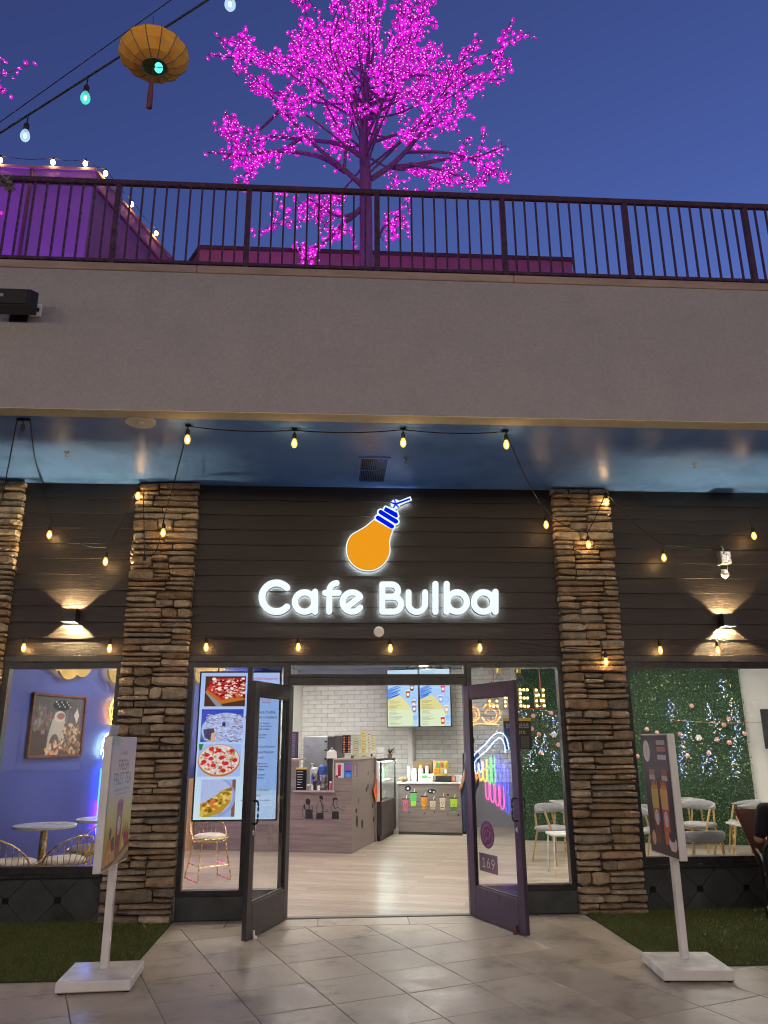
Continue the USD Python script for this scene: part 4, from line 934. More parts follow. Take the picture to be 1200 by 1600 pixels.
# grey tuft on the rail at far left
r_ = np.random.default_rng(5); tp_ = at(11, 287, y=-2.1)
ms = []
for k in range(60):
    d = r_.normal(0, 1, 3); d[2] = -abs(d[2]) * .7 + .2; d /= np.linalg.norm(d); L = r_.uniform(.05, .12); w = np.cross(d, r_.normal(0, 1, 3)); w /= np.linalg.norm(w)
    o = tp_ + r_.normal(0, .02, 3); ms.append((np.array([o, o + d * L * .5 + w * .012, o + d * L, o + d * L * .5 - w * .012]), np.array([[0, 1, 2], [0, 2, 3]])))
mat('dry_leaf', (0.20, 0.20, 0.17), .8)
single('dried_plant', join(ms), 'dry_leaf', label='small tuft of grey dried leaves tied to the railing at far left', cat='plant')
# ------------------------------------------------------------------ shops across the plaza (seen in the glass)
OP = Thing('opposite_shops', 'row of lit shops across the plaza, mirrored in the cafe glass', 'building', loc=(0, -30, 0))
OP.part('wall', box(-26, 26, -36, -30, -.02, 7.5), 'stucco'); OP.part('roof_edge', box(-26.1, 26.1, -36, -29.9, 7.5, 7.8), 'coping')
for k in range(8):
    x = -23 + 6.2 * k
    f = OP.part('shop_window', rect_frame(x, x + 4.6, .4, 3.2, .08, -30.0, -29.9, (x + 1.6, x + 3.1)), 'bronze_frame'); OP.part('lit_room', box(x + .09, x + 4.51, -29.99, -29.98, .49, 3.11), 'shop_window_warm', parent=f)
OP.part('sign_box', bevel(15.9, 17.2, -29.9, -29.6, 2.6, 3.3, .02), 'shop_sign_teal'); OP.part('sign_box', bevel(14.0, 15.3, -29.9, -29.6, 2.55, 3.0, .02), 'shop_sign_blue'); OP.part('sign_box', bevel(-3.0, -1.6, -29.9, -29.6, 4.0, 4.5, .02), 'shop_sign_blue')
# ------------------------------------------------------------------ poster stands
def grad(w, h, stops):
    y = np.linspace(0, 1, h); a = np.stack([np.interp(y, [s[0] for s in stops], [s[1][k] for s in stops]) for k in range(3)], -1)
    return Image.fromarray(np.repeat(a[:, None], w, 1).astype(np.uint8))
def tall_text(im, xy, text, w, h, col):
    f = font(64); x0, y0, x1, y1 = f.getbbox(text); t = Image.new('L', (x1 - x0, y1 - y0)); ImageDraw.Draw(t).text((-x0, -y0), text, 255, f)
    t = t.resize((max(1, int(w)), max(1, int(h)))); im.paste(Image.new('RGB', t.size, col), (int(xy[0] - w / 2), int(xy[1])), t)
def fuzz(im, amt=6, seed=1):
    r = np.random.default_rng(seed); a = np.asarray(im, float) + r.normal(0, amt, (im.size[1], im.size[0], 1)); return Image.fromarray(np.clip(a, 0, 255).astype(np.uint8))
P1 = grad(250, 300, [(0, (206, 196, 204)), (.42, (208, 200, 196)), (.6, (214, 202, 128)), (.8, (206, 186, 78)), (1, (190, 160, 70))]); d = ImageDraw.Draw(P1)
d.line((88, 26, 82, 42), fill=(190, 150, 60), width=4); tall_text(P1, (128, 30), 'Cafe Bulba', 56, 11, (90, 80, 110))
tall_text(P1, (128, 52), 'FRESH', 108, 26, (70, 58, 92)); tall_text(P1, (126, 84), 'FRUIT TEA', 176, 28, (70, 58, 92))
tall_text(P1, (126, 120), 'blended with real fruit', 150, 7, (110, 98, 124)); tall_text(P1, (126, 131), 'made fresh every day', 110, 7, (110, 98, 124))
d.line((134, 142, 140, 152), fill=(150, 130, 140), width=3); d.ellipse((96, 148, 158, 164), fill=(172, 104, 130))
d.polygon([(98, 156), (156, 156), (148, 284), (106, 284)], fill=(142, 58, 82)); d.polygon([(100, 176), (154, 176), (152, 205), (102, 205)], fill=(160, 80, 104)); d.polygon([(108, 255), (147, 262), (146, 284), (107, 284)], fill=(170, 92, 60))
d.ellipse((112, 188, 142, 232), fill=(222, 212, 216)); d.ellipse((118, 196, 136, 224), outline=(150, 130, 150), width=2)
d.polygon([(168, 250), (176, 214), (188, 240), (198, 206), (208, 238), (222, 210), (224, 240), (238, 226), (236, 268), (214, 284), (176, 278)], fill=(176, 48, 70)); d.polygon([(160, 270), (176, 236), (196, 262), (186, 290), (164, 292)], fill=(222, 208, 120))
d.ellipse((22, 228, 62, 262), fill=(206, 136, 54)); d.ellipse((8, 254, 58, 296), fill=(212, 142, 66)); d.ellipse((34, 258, 76, 296), fill=(226, 178, 120)); d.ellipse((42, 266, 68, 288), fill=(210, 140, 80)); d.ellipse((40, 208, 60, 236), fill=(62, 80, 66)); d.polygon([(60, 236), (90, 230), (96, 262), (70, 264)], fill=(84, 60, 70))
d.polygon([(0, 300), (0, 292), (110, 286), (250, 252), (250, 300)], fill=(86, 62, 58)); d.polygon([(60, 300), (250, 262), (250, 280), (130, 300)], fill=(176, 146, 84))
P1 = fuzz(P1, 4)
P2 = grad(220, 320, [(0, (84, 70, 66)), (.3, (70, 54, 54)), (.7, (48, 34, 40)), (1, (54, 36, 34))]); d = ImageDraw.Draw(P2)
d.ellipse((10, 14, 66, 74), fill=(222, 214, 208)); d.line((42, 30, 34, 58), fill=(190, 150, 60), width=4)
for y, c in ((14, (180, 166, 160)), (32, (190, 120, 110)), (54, (200, 190, 186))): d.rectangle((128, y, 196, y + 12), fill=c)
for x, y in ((44, 96), (146, 96)): d.rectangle((x, y, x + 44, y + 12), fill=(176, 84, 48)); d.rectangle((x, y + 14, x + 44, y + 26), fill=(198, 186, 176))
for x, c1, c2, c3 in ((48, (216, 186, 84), (168, 112, 50), (104, 48, 38)), (122, (232, 176, 96), (190, 84, 66), (206, 104, 42))):
    for k, (a, b, c) in enumerate(((150, 200, c1), (200, 235, c2), (235, 290, c3))): d.polygon([(x + 2 * k, a), (x + 56 - 2 * k, a), (x + 54 - 2 * k, b), (x + 2 + 2 * k, b)], fill=c)
    d.ellipse((x, 136, x + 56, 166), fill=c1)
    for q in range(4): d.polygon([(x + 8 + 12 * q, 146), (x + 12 + 12 * q, 118 - 4 * (q % 2)), (x + 19 + 12 * q, 146)], fill=(222, 130, 50))
    d.ellipse((x + 14, 204, x + 44, 244), fill=(226, 216, 210)); d.ellipse((x + 19, 210, x + 39, 238), outline=(120, 100, 100), width=2)
d.ellipse((20, 262, 50, 300), fill=(206, 160, 120)); d.ellipse((156, 262, 214, 306), fill=(222, 206, 200)); d.ellipse((160, 252, 206, 280), fill=(52, 44, 58)); d.rectangle((0, 304, 220, 320), fill=(58, 32, 26))
P2 = fuzz(P2, 4, 2)
def stand(label, cx_, cy_, rz, bx, y0, y1, face, im):
    t = Thing('poster_stand', label, 'poster stand', loc=(cx_, cy_, 0), rz=rz)
    t.part('base', bevel(-.262, .262, -.262, .262, .012, .082, .006), 'white_paint', local=True)
    for sx in (-1, 1):
        for sy in (-1, 1): t.part('foot', move(lathe([(.022, 0), (.022, .0115)], 10), (sx * .23, sy * .23, 0.0)), 'black_plastic', local=True)
    px_ = bx; pyc = (y0 + y1) / 2
    t.part('pole', bevel(bx - .028, bx + .028, cy_ + .06 - .028, cy_ + .06 + .028, .083, .93, .004), 'white_paint')
    th = .060
    t.part('board', bevel(bx - th / 2, bx + th / 2, y0, y1, .80, 1.757, .004), 'white_paint')
    x = bx + face * (th / 2 + .0025); e = .012
    if face > 0: printed(t, 'poster', im, (x, y0 + e, 1.757 - e), (0, y1 - y0 - 2 * e, 0), (0, 0, -(.957 - 2 * e)), 'print')
    else: printed(t, 'poster', im, (x, y1 - e, 1.757 - e), (0, -(y1 - y0 - 2 * e), 0), (0, 0, -(.957 - 2 * e)), 'print')
    return t
tl = stand('white stand on a square base with a yellow fruit tea poster, left of the doors', -2.19, -2.03, 0.05, -2.19, -2.42, -1.66, 1, P1)
tl.part('tape', join([box(-2.223, -2.155, -2.40, -2.20, 1.7575, 1.7605), fbox((-2.156, -2.40, 1.69), (0, 1, 0), (-1, 0, 0), (0, 0, 1), .20, .002, .07), hull([(-2.2, -2.41, 1.76), (-2.19, -2.41, 1.76), (-2.2, -2.19, 1.76), (-2.19, -2.19, 1.76), (-2.18, -2.40, 1.85), (-2.175, -2.40, 1.85), (-2.17, -2.21, 1.83), (-2.175, -2.21, 1.83)])]), 'tape')
stand('white stand on a square base with a dark drinks poster, right of the doors', 2.235, -2.14, -0.08, 2.25, -2.27, -1.70, -1, P2)

# ------------------------------------------------------------------ screens
def pizza_screen():
    W, H = 176, 310; im = grad(W, H, [(0, (176, 200, 255)), (.5, (190, 214, 255)), (1, (214, 240, 248))]); d = ImageDraw.Draw(im); r = np.random.default_rng(2)
    d.rectangle((118, 60, W, 250), fill=(160, 192, 255)); d.rectangle((112, 250, W, 310), fill=(190, 216, 255))
    def photo(x0, y0, x1, y1, bg, fn):
        s = 2; t = Image.new('RGB', ((x1 - x0) * s, (y1 - y0) * s), bg); fn(ImageDraw.Draw(t), t.size); im.paste(t.resize((x1 - x0, y1 - y0)), (x0, y0))
    def p1(d, s):
        w, h = s
        d.polygon([(0, h * .52), (w * .12, h * .38), (w * .45, h * 1.0), (w * .3, h)], fill=(150, 150, 160))
        d.polygon([(w * .02, h * .5), (w * .25, h * .12), (w, h * .10), (w, h * .78), (w * .42, h * .92)], fill=(196, 118, 40)); d.polygon([(w * .03, h * .42), (w * .26, h * .08), (w, h * .06), (w, h * .60), (w * .42, h * .80)], fill=(206, 60, 52))
        for k in range(330):
            x, y = r.uniform(.12, 1) * w, r.uniform(.08, .72) * h
            if y < h * (.12 + .9 * x / w + .2) and y > h * .05: z = r.uniform(3, 9); d.ellipse((x - z, y - z * .5, x + z, y + z * .5), fill=[(246, 226, 214), (250, 240, 232), (150, 20, 22), (190, 40, 36), (120, 14, 18), (224, 120, 90)][k % 6])
    def p2(d, s):
        w, h = s
        d.ellipse((w * -.02, h * .10, w * 1.2, h * 1.25), fill=(96, 110, 170)); d.ellipse((w * .02, h * .12, w * 1.15, h * 1.15), fill=(176, 196, 246))
        for k in range(420):
            x, y = r.uniform(.1, 1) * w, r.uniform(.16, 1) * h; L = r.uniform(6, 15)
            d.line((x, y, x + L, y + r.uniform(-3, 3)), fill=[(220, 232, 255), (92, 96, 150), (140, 150, 200), (206, 214, 250), (190, 140, 150)][k % 5], width=int(r.integers(2, 5)))
        d.polygon([(w * .06, h * .62), (w * .3, h * .58), (w * .36, h * .80), (w * .28, h * .98), (w * .1, h * .86)], fill=(70, 66, 100)); d.polygon([(w * .26, h * .74), (w * .36, h * .68), (w * .34, h * .95), (w * .24, h)], fill=(224, 178, 140)); d.rectangle((w * .5, h * .42, w * .58, h * .52), fill=(56, 60, 80))
    def p3(d, s):
        w, h = s
        d.ellipse((w * .0, h * .02, w * .98, h * 1.0), fill=(200, 120, 50)); d.ellipse((w * .02, h * .03, w * .96, h * .94), fill=(238, 214, 210))
        for k in range(300):
            a, q = r.uniform(0, 6.28), math.sqrt(r.uniform(0, 1)) * .43; x, y = w * (.49 + q * math.cos(a)), h * (.48 + q * math.sin(a))
            z = r.uniform(2, 6); d.ellipse((x - z, y - z * .7, x + z, y + z * .7), fill=[(250, 238, 230), (214, 60, 52), (232, 200, 150), (206, 190, 220), (150, 160, 70)][k % 5])
        for x, y in ((.3, .16), (.2, .34), (.48, .2), (.78, .22), (.14, .55), (.36, .66), (.66, .6), (.86, .5), (.6, .82), (.55, .42), (.3, .45)): d.ellipse((w * x - 11, h * y - 8, w * x + 11, h * y + 8), fill=(206, 46, 44))
        d.polygon([(0, 0), (w * .1, 0), (w * .07, h * .18), (w * .02, h * .2)], fill=(50, 130, 70))
    def p4(d, s):
        w, h = s
        d.rectangle((w * .9, 0, w, h), fill=(140, 90, 70)); d.ellipse((-w * .5, -h * .1, w * 1.0, h * 1.05), fill=(150, 164, 220)); d.ellipse((-w * .5, -h * .08, w * .92, h * .98), fill=(186, 196, 240))
        for k in range(60): x, y = r.uniform(0, .7) * w, r.uniform(0, .5) * h; d.line((x, y, x + 5, y + 2), fill=(150, 164, 224), width=2)
        d.polygon([(0, h * .64), (w * .3, h * .56), (w * .6, h * .3), (w * .9, h * .2), (w * .86, h * .62), (w * .6, h * .9), (w * .2, h)], fill=(190, 150, 40)); d.polygon([(0, h * .66), (w * .3, h), (0, h)], fill=(190, 150, 40))
        for k in range(170):
            t = r.uniform(0, 1); x = w * (.02 + .84 * t); y = h * (.80 - .48 * t + r.uniform(-.1, .22)); z = r.uniform(3, 9)
            d.ellipse((x - z, y - z * .8, x + z, y + z * .8), fill=[(226, 190, 90), (236, 206, 120), (222, 120, 50), (206, 170, 60), (120, 90, 20), (160, 120, 30)][k % 6])
    photo(10, 8, 100, 74, (86, 52, 36), p1); photo(6, 80, 98, 150, (60, 76, 196), p2); photo(4, 154, 96, 222, (170, 196, 250), p3); photo(14, 228, 88, 304, (160, 180, 240), p4)
    def tx(x, y, s, h, c): tall_text(im, (x, y), s, len(s) * h * .56, h, c)
    tx(138, 11, 'Deep Dish Pepperoni', 6.4, (222, 40, 60)); tx(122, 21, 'Pizza', 6.4, (222, 40, 60)); tx(137, 36, 'pepperoni, mozzarella,', 4, (60, 50, 90)); tx(146, 56, 'made to order -', 4, (200, 50, 70)); tx(148, 63, '18 inches', 4, (200, 50, 70))
    tx(137, 84, 'Mushroom & Truffle', 6.4, (46, 46, 80)); tx(137, 95, 'Pizza (Thin Crusted)', 6.4, (46, 46, 80))
    for y, s in ((109, 'with Garlic Sauce,'), (115, 'sliced and mushrooms,'), (121, 'mozzarella cheese'), (133, 'made to order -'), (139, '16 inches')): tx(138, y, s, 4, (50, 50, 90))
    tx(137, 158, 'Sausage Cauliflower', 6.4, (70, 60, 96)); tx(137, 169, 'Pizza (Cauliflower', 6.4, (70, 60, 96)); tx(137, 180, 'Crust)', 6.4, (70, 60, 96))
    for y, s in ((194, 'all vegetarian,'), (200, 'roasted vegetables'), (206, 'and cheese'), (217, 'made to order -'), (223, '14 inches')): tx(138, y, s, 4, (50, 50, 90))
    tx(132, 248, 'Japanese Chicken', 6.4, (90, 110, 60)); tx(134, 259, 'Curry', 6.4, (90, 110, 60)); tx(132, 270, 'tender chicken with carrots, potato', 3.2, (50, 50, 90))
    return im
ts = Thing('menu_screen', 'tall lit screen with four pizza and curry pictures in the window left of the doors', 'screen', loc=(-1.5, .25, .92))
x0, x1, z0, z1 = -1.975, -1.075, 0.905, 2.465
ts.part('cabinet', bevel(x0, x1, .185, .245, z0, z1, .005), 'black_plastic')
printed(ts, 'display', pizza_screen(), (x0 + .018, .1825, z1 - .018), (x1 - x0 - .036, 0, 0), (0, 0, -(z1 - z0 - .036)), 'screen')
for x in (x0 + .2, x1 - .2): ts.part('hanger', tube([(x, .215, z1), (x, .215, CEIL)], .008, 6), 'black_plastic')
def menu_image(seed):
    W, H = 120, 212; im = grad(W, H, [(0, (206, 232, 252)), (.4, (168, 206, 250)), (1, (186, 220, 250))]); d = ImageDraw.Draw(im); r = np.random.default_rng(seed)
    for k in range(9):
        y = 62 + 5 * k; d.line((2, y + 12, 34 + r.uniform(0, 18), y - 2), fill=(66, 116, 214), width=4)
    d.polygon([(0, 112), (46, 96), (60, 104), (96, 150), (104, 172), (96, 212), (0, 212)], fill=(228, 224, 160) if seed == 1 else (224, 218, 150)); d.polygon([(0, 150), (90, 150), (100, 172), (92, 212), (0, 212)], fill=(222, 236, 200))
    for k in range(22):
        y = 116 + 4.2 * k; w = r.uniform(20, 52)
        if k % 5 != 3: d.line((6, y, 6 + w, y), fill=(96, 110, 90), width=1)
    for k in range(5): d.line((8, 6 + 5 * k, 8 + r.uniform(30, 60), 6 + 5 * k), fill=(120, 150, 190), width=1)
    for x, y, c in (((96, 66, (120, 66, 30)), (80, 92, (190, 110, 40)), (102, 128, (150, 130, 60)), (104, 146, (150, 130, 200))) if seed == 1 else ((92, 74, (232, 80, 110)), (82, 112, (160, 170, 230)), (104, 150, (224, 190, 140)), (88, 190, (226, 76, 36)))):
        d.polygon([(x - 8, y - 13), (x + 8, y - 13), (x + 6, y + 13), (x - 6, y + 13)], fill=c); d.ellipse((x - 5, y - 4, x + 5, y + 6), fill=(240, 240, 240)); d.rectangle((x - 9, y - 15, x + 9, y - 12), fill=(230, 236, 240))
    d.ellipse((94, 104, 114, 124), outline=(140, 180, 240), width=2); d.ellipse((98, 170, 116, 188), fill=(150, 200, 250)); d.ellipse((70, 18, 90, 30), fill=(236, 170, 70) if seed == 2 else (190, 206, 240))
    return im
for k, (ua, ub) in enumerate(((-1.735, -1.050), (-1.042, -0.375))):
    t = Thing('menu_screen', ['left one of the two drinks menu screens high on the brick wall behind the counter', 'right one of the two drinks menu screens high on the brick wall behind the counter'][k], 'screen', loc=uv(ua, 7.8, 2))
    t.part('cabinet', frame(bevel(0, ub - ua, 0, .06, 1.97, 3.155, .006), uv(ua, 7.80), E1, E2, EZ), 'black_plastic')
    printed(t, 'display', menu_image(k + 1), uv(ua + .018, 7.797, 3.137), E1 * (ub - ua - .036), -EZ * 1.149, 'menu_screen')
    for q in (.2, .45): t.part('mount', tube([uv(ua + q, 7.84, 3.10), uv(ua + q, 7.84, CEIL)], .012, 6), 'black_plastic')

# ------------------------------------------------------------------ counters
VC, UC = 4.315, -1.51
C1 = Thing('counter', 'tall wood grain counter with a serving opening and three black barista figures', 'counter', loc=uv(UC, VC))
def ubox(u0, u1, v0, v1, z0, z1, b=.003):
    return frame(bevel(u0, u1, v0, v1, z0, z1, b), (0, 0, 0), E1, E2, EZ)
ua = float(atv(466, 1220, VC) @ E1); ub = float(atv(522, 1220, VC) @ E1)
zl, zt_ = .925, 1.405
C1.part('front_panel', ubox(-4.25, UC, VC, VC + .04, 0, zl), 'laminate_wood'); C1.part('front_panel', ubox(-4.25, ua, VC, VC + .04, zl + .0015, zt_), 'laminate_wood'); C1.part('front_panel', ubox(ub, UC, VC, VC + .04, zl + .0015, zt_), 'laminate_wood')
C1.part('ledge', ubox(ua - .06, ub + .02, VC - .07, VC - .001, zl - .012, zl + .016), 'laminate_edge')
C1.part('side_panel', ubox(UC - .04, UC, VC + .0415, 5.80, 0, zt_), 'laminate_wood')
C1.part('end_post', ubox(UC - .05, UC + .03, 5.802, 5.87, 0, zt_ + .01), 'laminate_wood')
C1.part('top', ubox(ub - .02, UC + .015, VC - .02, 5.80, zt_ + .0015, zt_ + .030), 'laminate_edge'); C1.part('top', ubox(-4.25, ua, VC - .02, VC + .35, zt_ + .0015, zt_ + .030), 'laminate_edge')
C1.part('opening_frame', ubox(ub - .022, ub - .002, VC - .015, VC + .10, zl + .017, zt_), 'laminate_edge')
C1.part('work_shelf', ubox(-4.25, UC - .045, VC + .0415, VC + .62, .86, .90), 'counter_top')
def Z4(x, y): return 450 + x / 6.316, 1140 + y / 6.316
def decal_front(t, poly, v, m, name, th=.0015, zoom=Z4, parent=None):
    q = [atv(*zoom(*p), v - .002) for p in poly]; q = [(p @ E1, p[2]) for p in q]
    t.part(name, prism(Polygon(q).buffer(0), th, E2 * (v - .0018), E1, EZ, -E2), m, parent=parent)
def ell(cx_, cy_, rx, ry, n=18, a0=0): return [(cx_ + rx * math.cos(t), cy_ + ry * math.sin(t)) for t in np.linspace(0, 2 * math.pi, n + 1)[:-1]]
def strip(pts, w): return list(LineString(pts).buffer(w).exterior.coords)[:-1]
for poly in ([(172, 785), (240, 790), (246, 880), (172, 880)], [(152, 745), (166, 733), (172, 790), (156, 780)], strip([(212, 740), (206, 790)], 4), strip(ell(196, 712, 26, 34), 1.6)[:40], strip([(150, 760), (142, 840), (170, 872)], 1.8), strip([(236, 745), (246, 800), (226, 840)], 1.8),
             ell(326, 668, 18, 20), [(345, 664), (346, 690), (334, 694)], [(282, 822), (350, 822), (352, 880), (277, 880)], strip([(318, 694), (342, 760), (344, 826)], 4), strip([(308, 705), (280, 750), (284, 822)], 1.8), strip([(342, 715), (352, 780), (330, 822)], 1.8), strip([(345, 805), (390, 812), (384, 786), (358, 784)], 1.8),
             [(442, 696), (440, 680), (462, 670), (488, 678), (488, 696), (466, 690), (446, 700)], strip([(448, 700), (444, 742)], 5), [(438, 808), (500, 808), (503, 880), (430, 880)], strip([(448, 740), (462, 778), (492, 770)], 3.5), strip([(445, 730), (420, 775), (440, 800)], 1.8), strip([(486, 700), (480, 730), (498, 775), (548, 796)], 1.8), strip(ell(548, 778, 16, 20), 1.8), strip([(30, 883), (620, 883)], 1.6)):
    try: decal_front(C1, poly, VC, 'decal_black', 'figure_decal')
    except Exception: pass
def decal_side(t, poly, m, name):
    q = [atu(*Z4(*p), UC + .003) for p in poly]; q = [(p @ E2, p[2]) for p in q]
    t.part(name, prism(Polygon(q).buffer(0), .0015, E1 * (UC + .0005), E2, EZ, E1), m)
for cx_, cy_, rx, ry in ((682, 905, 11, 60), (734, 930, 10, 45), (676, 800, 8, 25), (848, 885, 10, 28), (836, 750, 7, 24), (790, 560, 6, 26), (776, 590, 7, 24), (852, 410, 5, 18), (792, 430, 4, 20), (700, 700, 3, 30)): decal_side(C1, ell(cx_, cy_, rx, ry), 'decal_black', 'figure_decal')
im = Image.new('RGB', (90, 76), (214, 150, 156)); d = ImageDraw.Draw(im); d.rectangle((0, 0, 44, 76), fill=(216, 196, 196)); d.rectangle((14, 12, 28, 66), fill=(150, 30, 50)); d.ellipse((10, 8, 32, 22), fill=(190, 70, 90)); d.rectangle((46, 0, 90, 76), fill=(70, 116, 200)); d.rectangle((56, 12, 80, 30), fill=(190, 80, 110)); d.rectangle((54, 40, 84, 46), fill=(40, 50, 110)); d.ellipse((58, 54, 80, 72), fill=(90, 150, 220)); d.ellipse((0, 62, 14, 76), fill=(110, 50, 50))
o_, o2 = atv(*Z4(470, 330), VC - .003), atv(*Z4(632, 330), VC - .003); ob = atv(*Z4(470, 475), VC - .003)
printed(C1, 'poster', im, o_, o2 - o_, (0, 0, ob[2] - o_[2]), 'print')
im2 = Image.new('RGB', (30, 60), (90, 60, 90)); d = ImageDraw.Draw(im2); d.rectangle((4, 4, 14, 56), fill=(180, 90, 90)); d.rectangle((16, 4, 27, 56), fill=(80, 90, 160))
o_, o2, ob = atu(*Z4(650, 340), UC + .004), atu(*Z4(690, 340), UC + .004), atu(*Z4(650, 470), UC + .004)
printed(C1, 'poster', im2, o_, (o2 - o_) * [1, 1, 0], (0, 0, ob[2] - o_[2]), 'print')
Pn = Thing('pennant', 'orange diamond shaped cloth pennant hanging on a pale strip at the counter corner', 'pennant', loc=uv(UC + .03, 5.75, 1.2))
def pside(poly, u, th): q = [atu(*Z4(*p), u) for p in poly]; return prism(Polygon([(p @ E2, p[2]) for p in q]).buffer(0), th, E1 * u, E2, EZ, E1)
Pn.part('cloth', pside([(876, 490), (905, 590), (868, 718), (842, 600)], UC + .034, .004), 'orange_cloth'); Pn.part('strip', pside([(872, 305), (902, 300), (900, 478), (872, 480)], UC + .034, .003), 'white_plastic'); Pn.part('motif', pside(ell(872, 590, 12, 34), UC + .039, .001), 'red_plastic')
# chalk board and things in the serving opening
def vpos(px, py, v): return atv(px, py, v)
def front_item(name, label, cat, px0, py0, px1, py1, v, depth):
    a = atv(*Z4(px0, py1), v); b = atv(*Z4(px1, py0), v); return a @ E1, b @ E1, a[2], b[2]
u0_, u1_, z0_, z1_ = front_item('', '', '', 75, 375, 182, 590, VC - .06, 0)
cb = Thing('chalkboard', 'small black chalkboard with a wood strip on the counter ledge by the opening', 'chalkboard', loc=uv(u0_, VC - .05, z0_))
cb.part('slate', ubox(u0_, u1_, VC - .055, VC - .035, zl + .017, z1_ - .03), 'black_tile'); cb.part('wood_strip', ubox(u0_, u1_, VC - .058, VC - .032, z1_ - .029, z1_), 'amber')
r_ = np.random.default_rng(9)
cb.part('chalk_lines', join([ubox(u0_ + .02, u0_ + .02 + r_.uniform(.04, .11), VC - .0565, VC - .0555, z, z + .006, .0004) for z in np.linspace(zl + .06, z1_ - .07, 7)]), 'white_plastic')
def lathe_item(name, label, cat, px, pyb, v, prof, m, zb=None, extra=()):
    p = atv(*Z4(px, pyb), v); z = zb if zb is not None else p[2]
    t = Thing(name, label, cat, loc=(p[0], p[1], z))
    for nm, pr, mm in [('body', prof, m)] + list(extra): t.part(nm, lathe(pr, 16), mm, 40, local=True)
    return t
SH = .9015
lathe_item('jug', 'white capped steel jug in the serving opening of the counter', 'jug', 265, 500, VC + .2, [(.055, 0), (.06, .02), (.06, .26), (.05, .30)], 'steel', SH, (('cap', [(.052, .30), (.055, .31), (.055, .37), (.03, .39)], 'white_plastic'),))
lathe_item('water_jug', 'clear blue topped water jug in the serving opening of the counter', 'jug', 345, 500, VC + .24, [(.075, 0), (.08, .02), (.08, .27)], 'steel', SH, (('blue_top', [(.081, .27), (.084, .33), (.07, .40), (.03, .43)], 'blue_plastic'),))
lathe_item('pump_bottle', 'white pump bottle behind the steel jug in the serving opening', 'bottle', 238, 400, VC + .40, [(.035, 0), (.038, .02), (.038, .34), (.014, .38), (.012, .43), (.03, .435), (.03, .45)], 'white_plastic', SH)
lathe_item('pink_bottle', 'small pink and purple bottle at the right end of the serving opening', 'bottle', 420, 592, VC + .04, [(.024, 0), (.026, .01), (.026, .13), (.018, .15)], 'decal_rose', SH + .0, (('cap', [(.019, .15), (.020, .18)], 'white_plastic'),))
for k, (px, m, lab) in enumerate(((240, 'white_plastic', 'small white cup left of the black cups in the serving opening'), (302, 'white_plastic', 'small white cup right of the black cups in the serving opening'), (264, 'black_plastic', 'stack of black cups in the serving opening'))):
    lathe_item('cup', lab, 'cup', px, 585, VC + .05, [(.022, 0), (.030, .10 if k < 2 else .17), (.032, .105 if k < 2 else .175)], m, SH)
bag = Thing('paper_bag', 'crumpled white bag at the left of the serving opening', 'bag', loc=uv(float(atv(*Z4(212, 540), VC + .12) @ E1), VC + .14, SH))
m_ = trimesh.creation.icosphere(3, .075); v_ = np.array(m_.vertices); v_ *= (1 + .35 * (meshkit.fbm(v_ * 18 + 3, 3) - .5))[:, None]; v_[:, 2] = np.maximum(v_[:, 2] + .06, 0.0); bag.part('bag', (v_, m_.faces), 'white_plastic', 50, local=True)
# steel fridge in the kitchen and glass guard with cards
ku0, ku1 = float(atv(474, 1160, 6.6) @ E1), float(atv(523, 1160, 6.6) @ E1)
kf = Thing('steel_cabinet', 'big grey steel cabinet standing in the kitchen behind the serving opening', 'cabinet', loc=uv(ku0, 6.9))
kz = float(atv(500, 1150, 6.6)[2])
kf.part('body', ubox(ku0, ku1 - .15, 6.6, 7.3, 0, kz, .01), 'grey_metal'); kf.part('side', ubox(ku1 - .148, ku1, 6.62, 7.3, 0, kz, .01), 'dark_cabinet')
for k in range(5): kf.part('hinge', ubox(ku1 - .20, ku1 - .155, 6.575, 6.599, kz - .12 - .16 * k, kz - .09 - .16 * k), 'black_plastic')
gg = Thing('sneeze_guard', 'clear glass guard standing on the tall counter with cards stuck to it', 'glass guard', loc=uv(ub, VC + .1, zt_))
gz = float(atv(540, 1147, VC + .1)[2])
ga, gb = float(atv(*Z4(452, 100), VC + .10) @ E1), UC - .01
gg.part('glass', quad(uv(ga, VC + .10, zt_ + .032), uv(gb, VC + .10, zt_ + .032), uv(gb, VC + .10, gz), uv(ga, VC + .10, gz)), 'window_glass')
gg.part('glass', quad(uv(gb, VC + .10, zt_ + .032), uv(gb, 5.7, zt_ + .032), uv(gb, 5.7, gz), uv(gb, VC + .10, gz)), 'window_glass')
for u_, v_ in ((ga + .01, VC + .1), (gb - .01, VC + .1), (gb - .01, 5.68)): gg.part('clamp', ubox(u_ - .02, u_ + .02, v_ - .015, v_ + .015, zt_ + .031, zt_ + .075), 'black_plastic')
im = Image.new('RGB', (44, 92), (24, 20, 22)); d = ImageDraw.Draw(im); r_ = np.random.default_rng(4)
for k in range(7):
    for x in (5, 30): d.ellipse((x, 8 + 12 * k, x + 9, 17 + 12 * k), fill=[(206, 130, 80), (190, 90, 70), (220, 170, 130)][k % 3])
    d.line((16, 12 + 12 * k, 27, 12 + 12 * k), fill=(150, 140, 140))
a_, b_, c_ = atv(*Z4(537, 55), VC + .095), atv(*Z4(618, 55), VC + .095), atv(*Z4(537, 230), VC + .095); printed(gg, 'menu_card', im, a_, (b_ - a_) * [1, 1, 0], (0, 0, c_[2] - a_[2]), 'print')
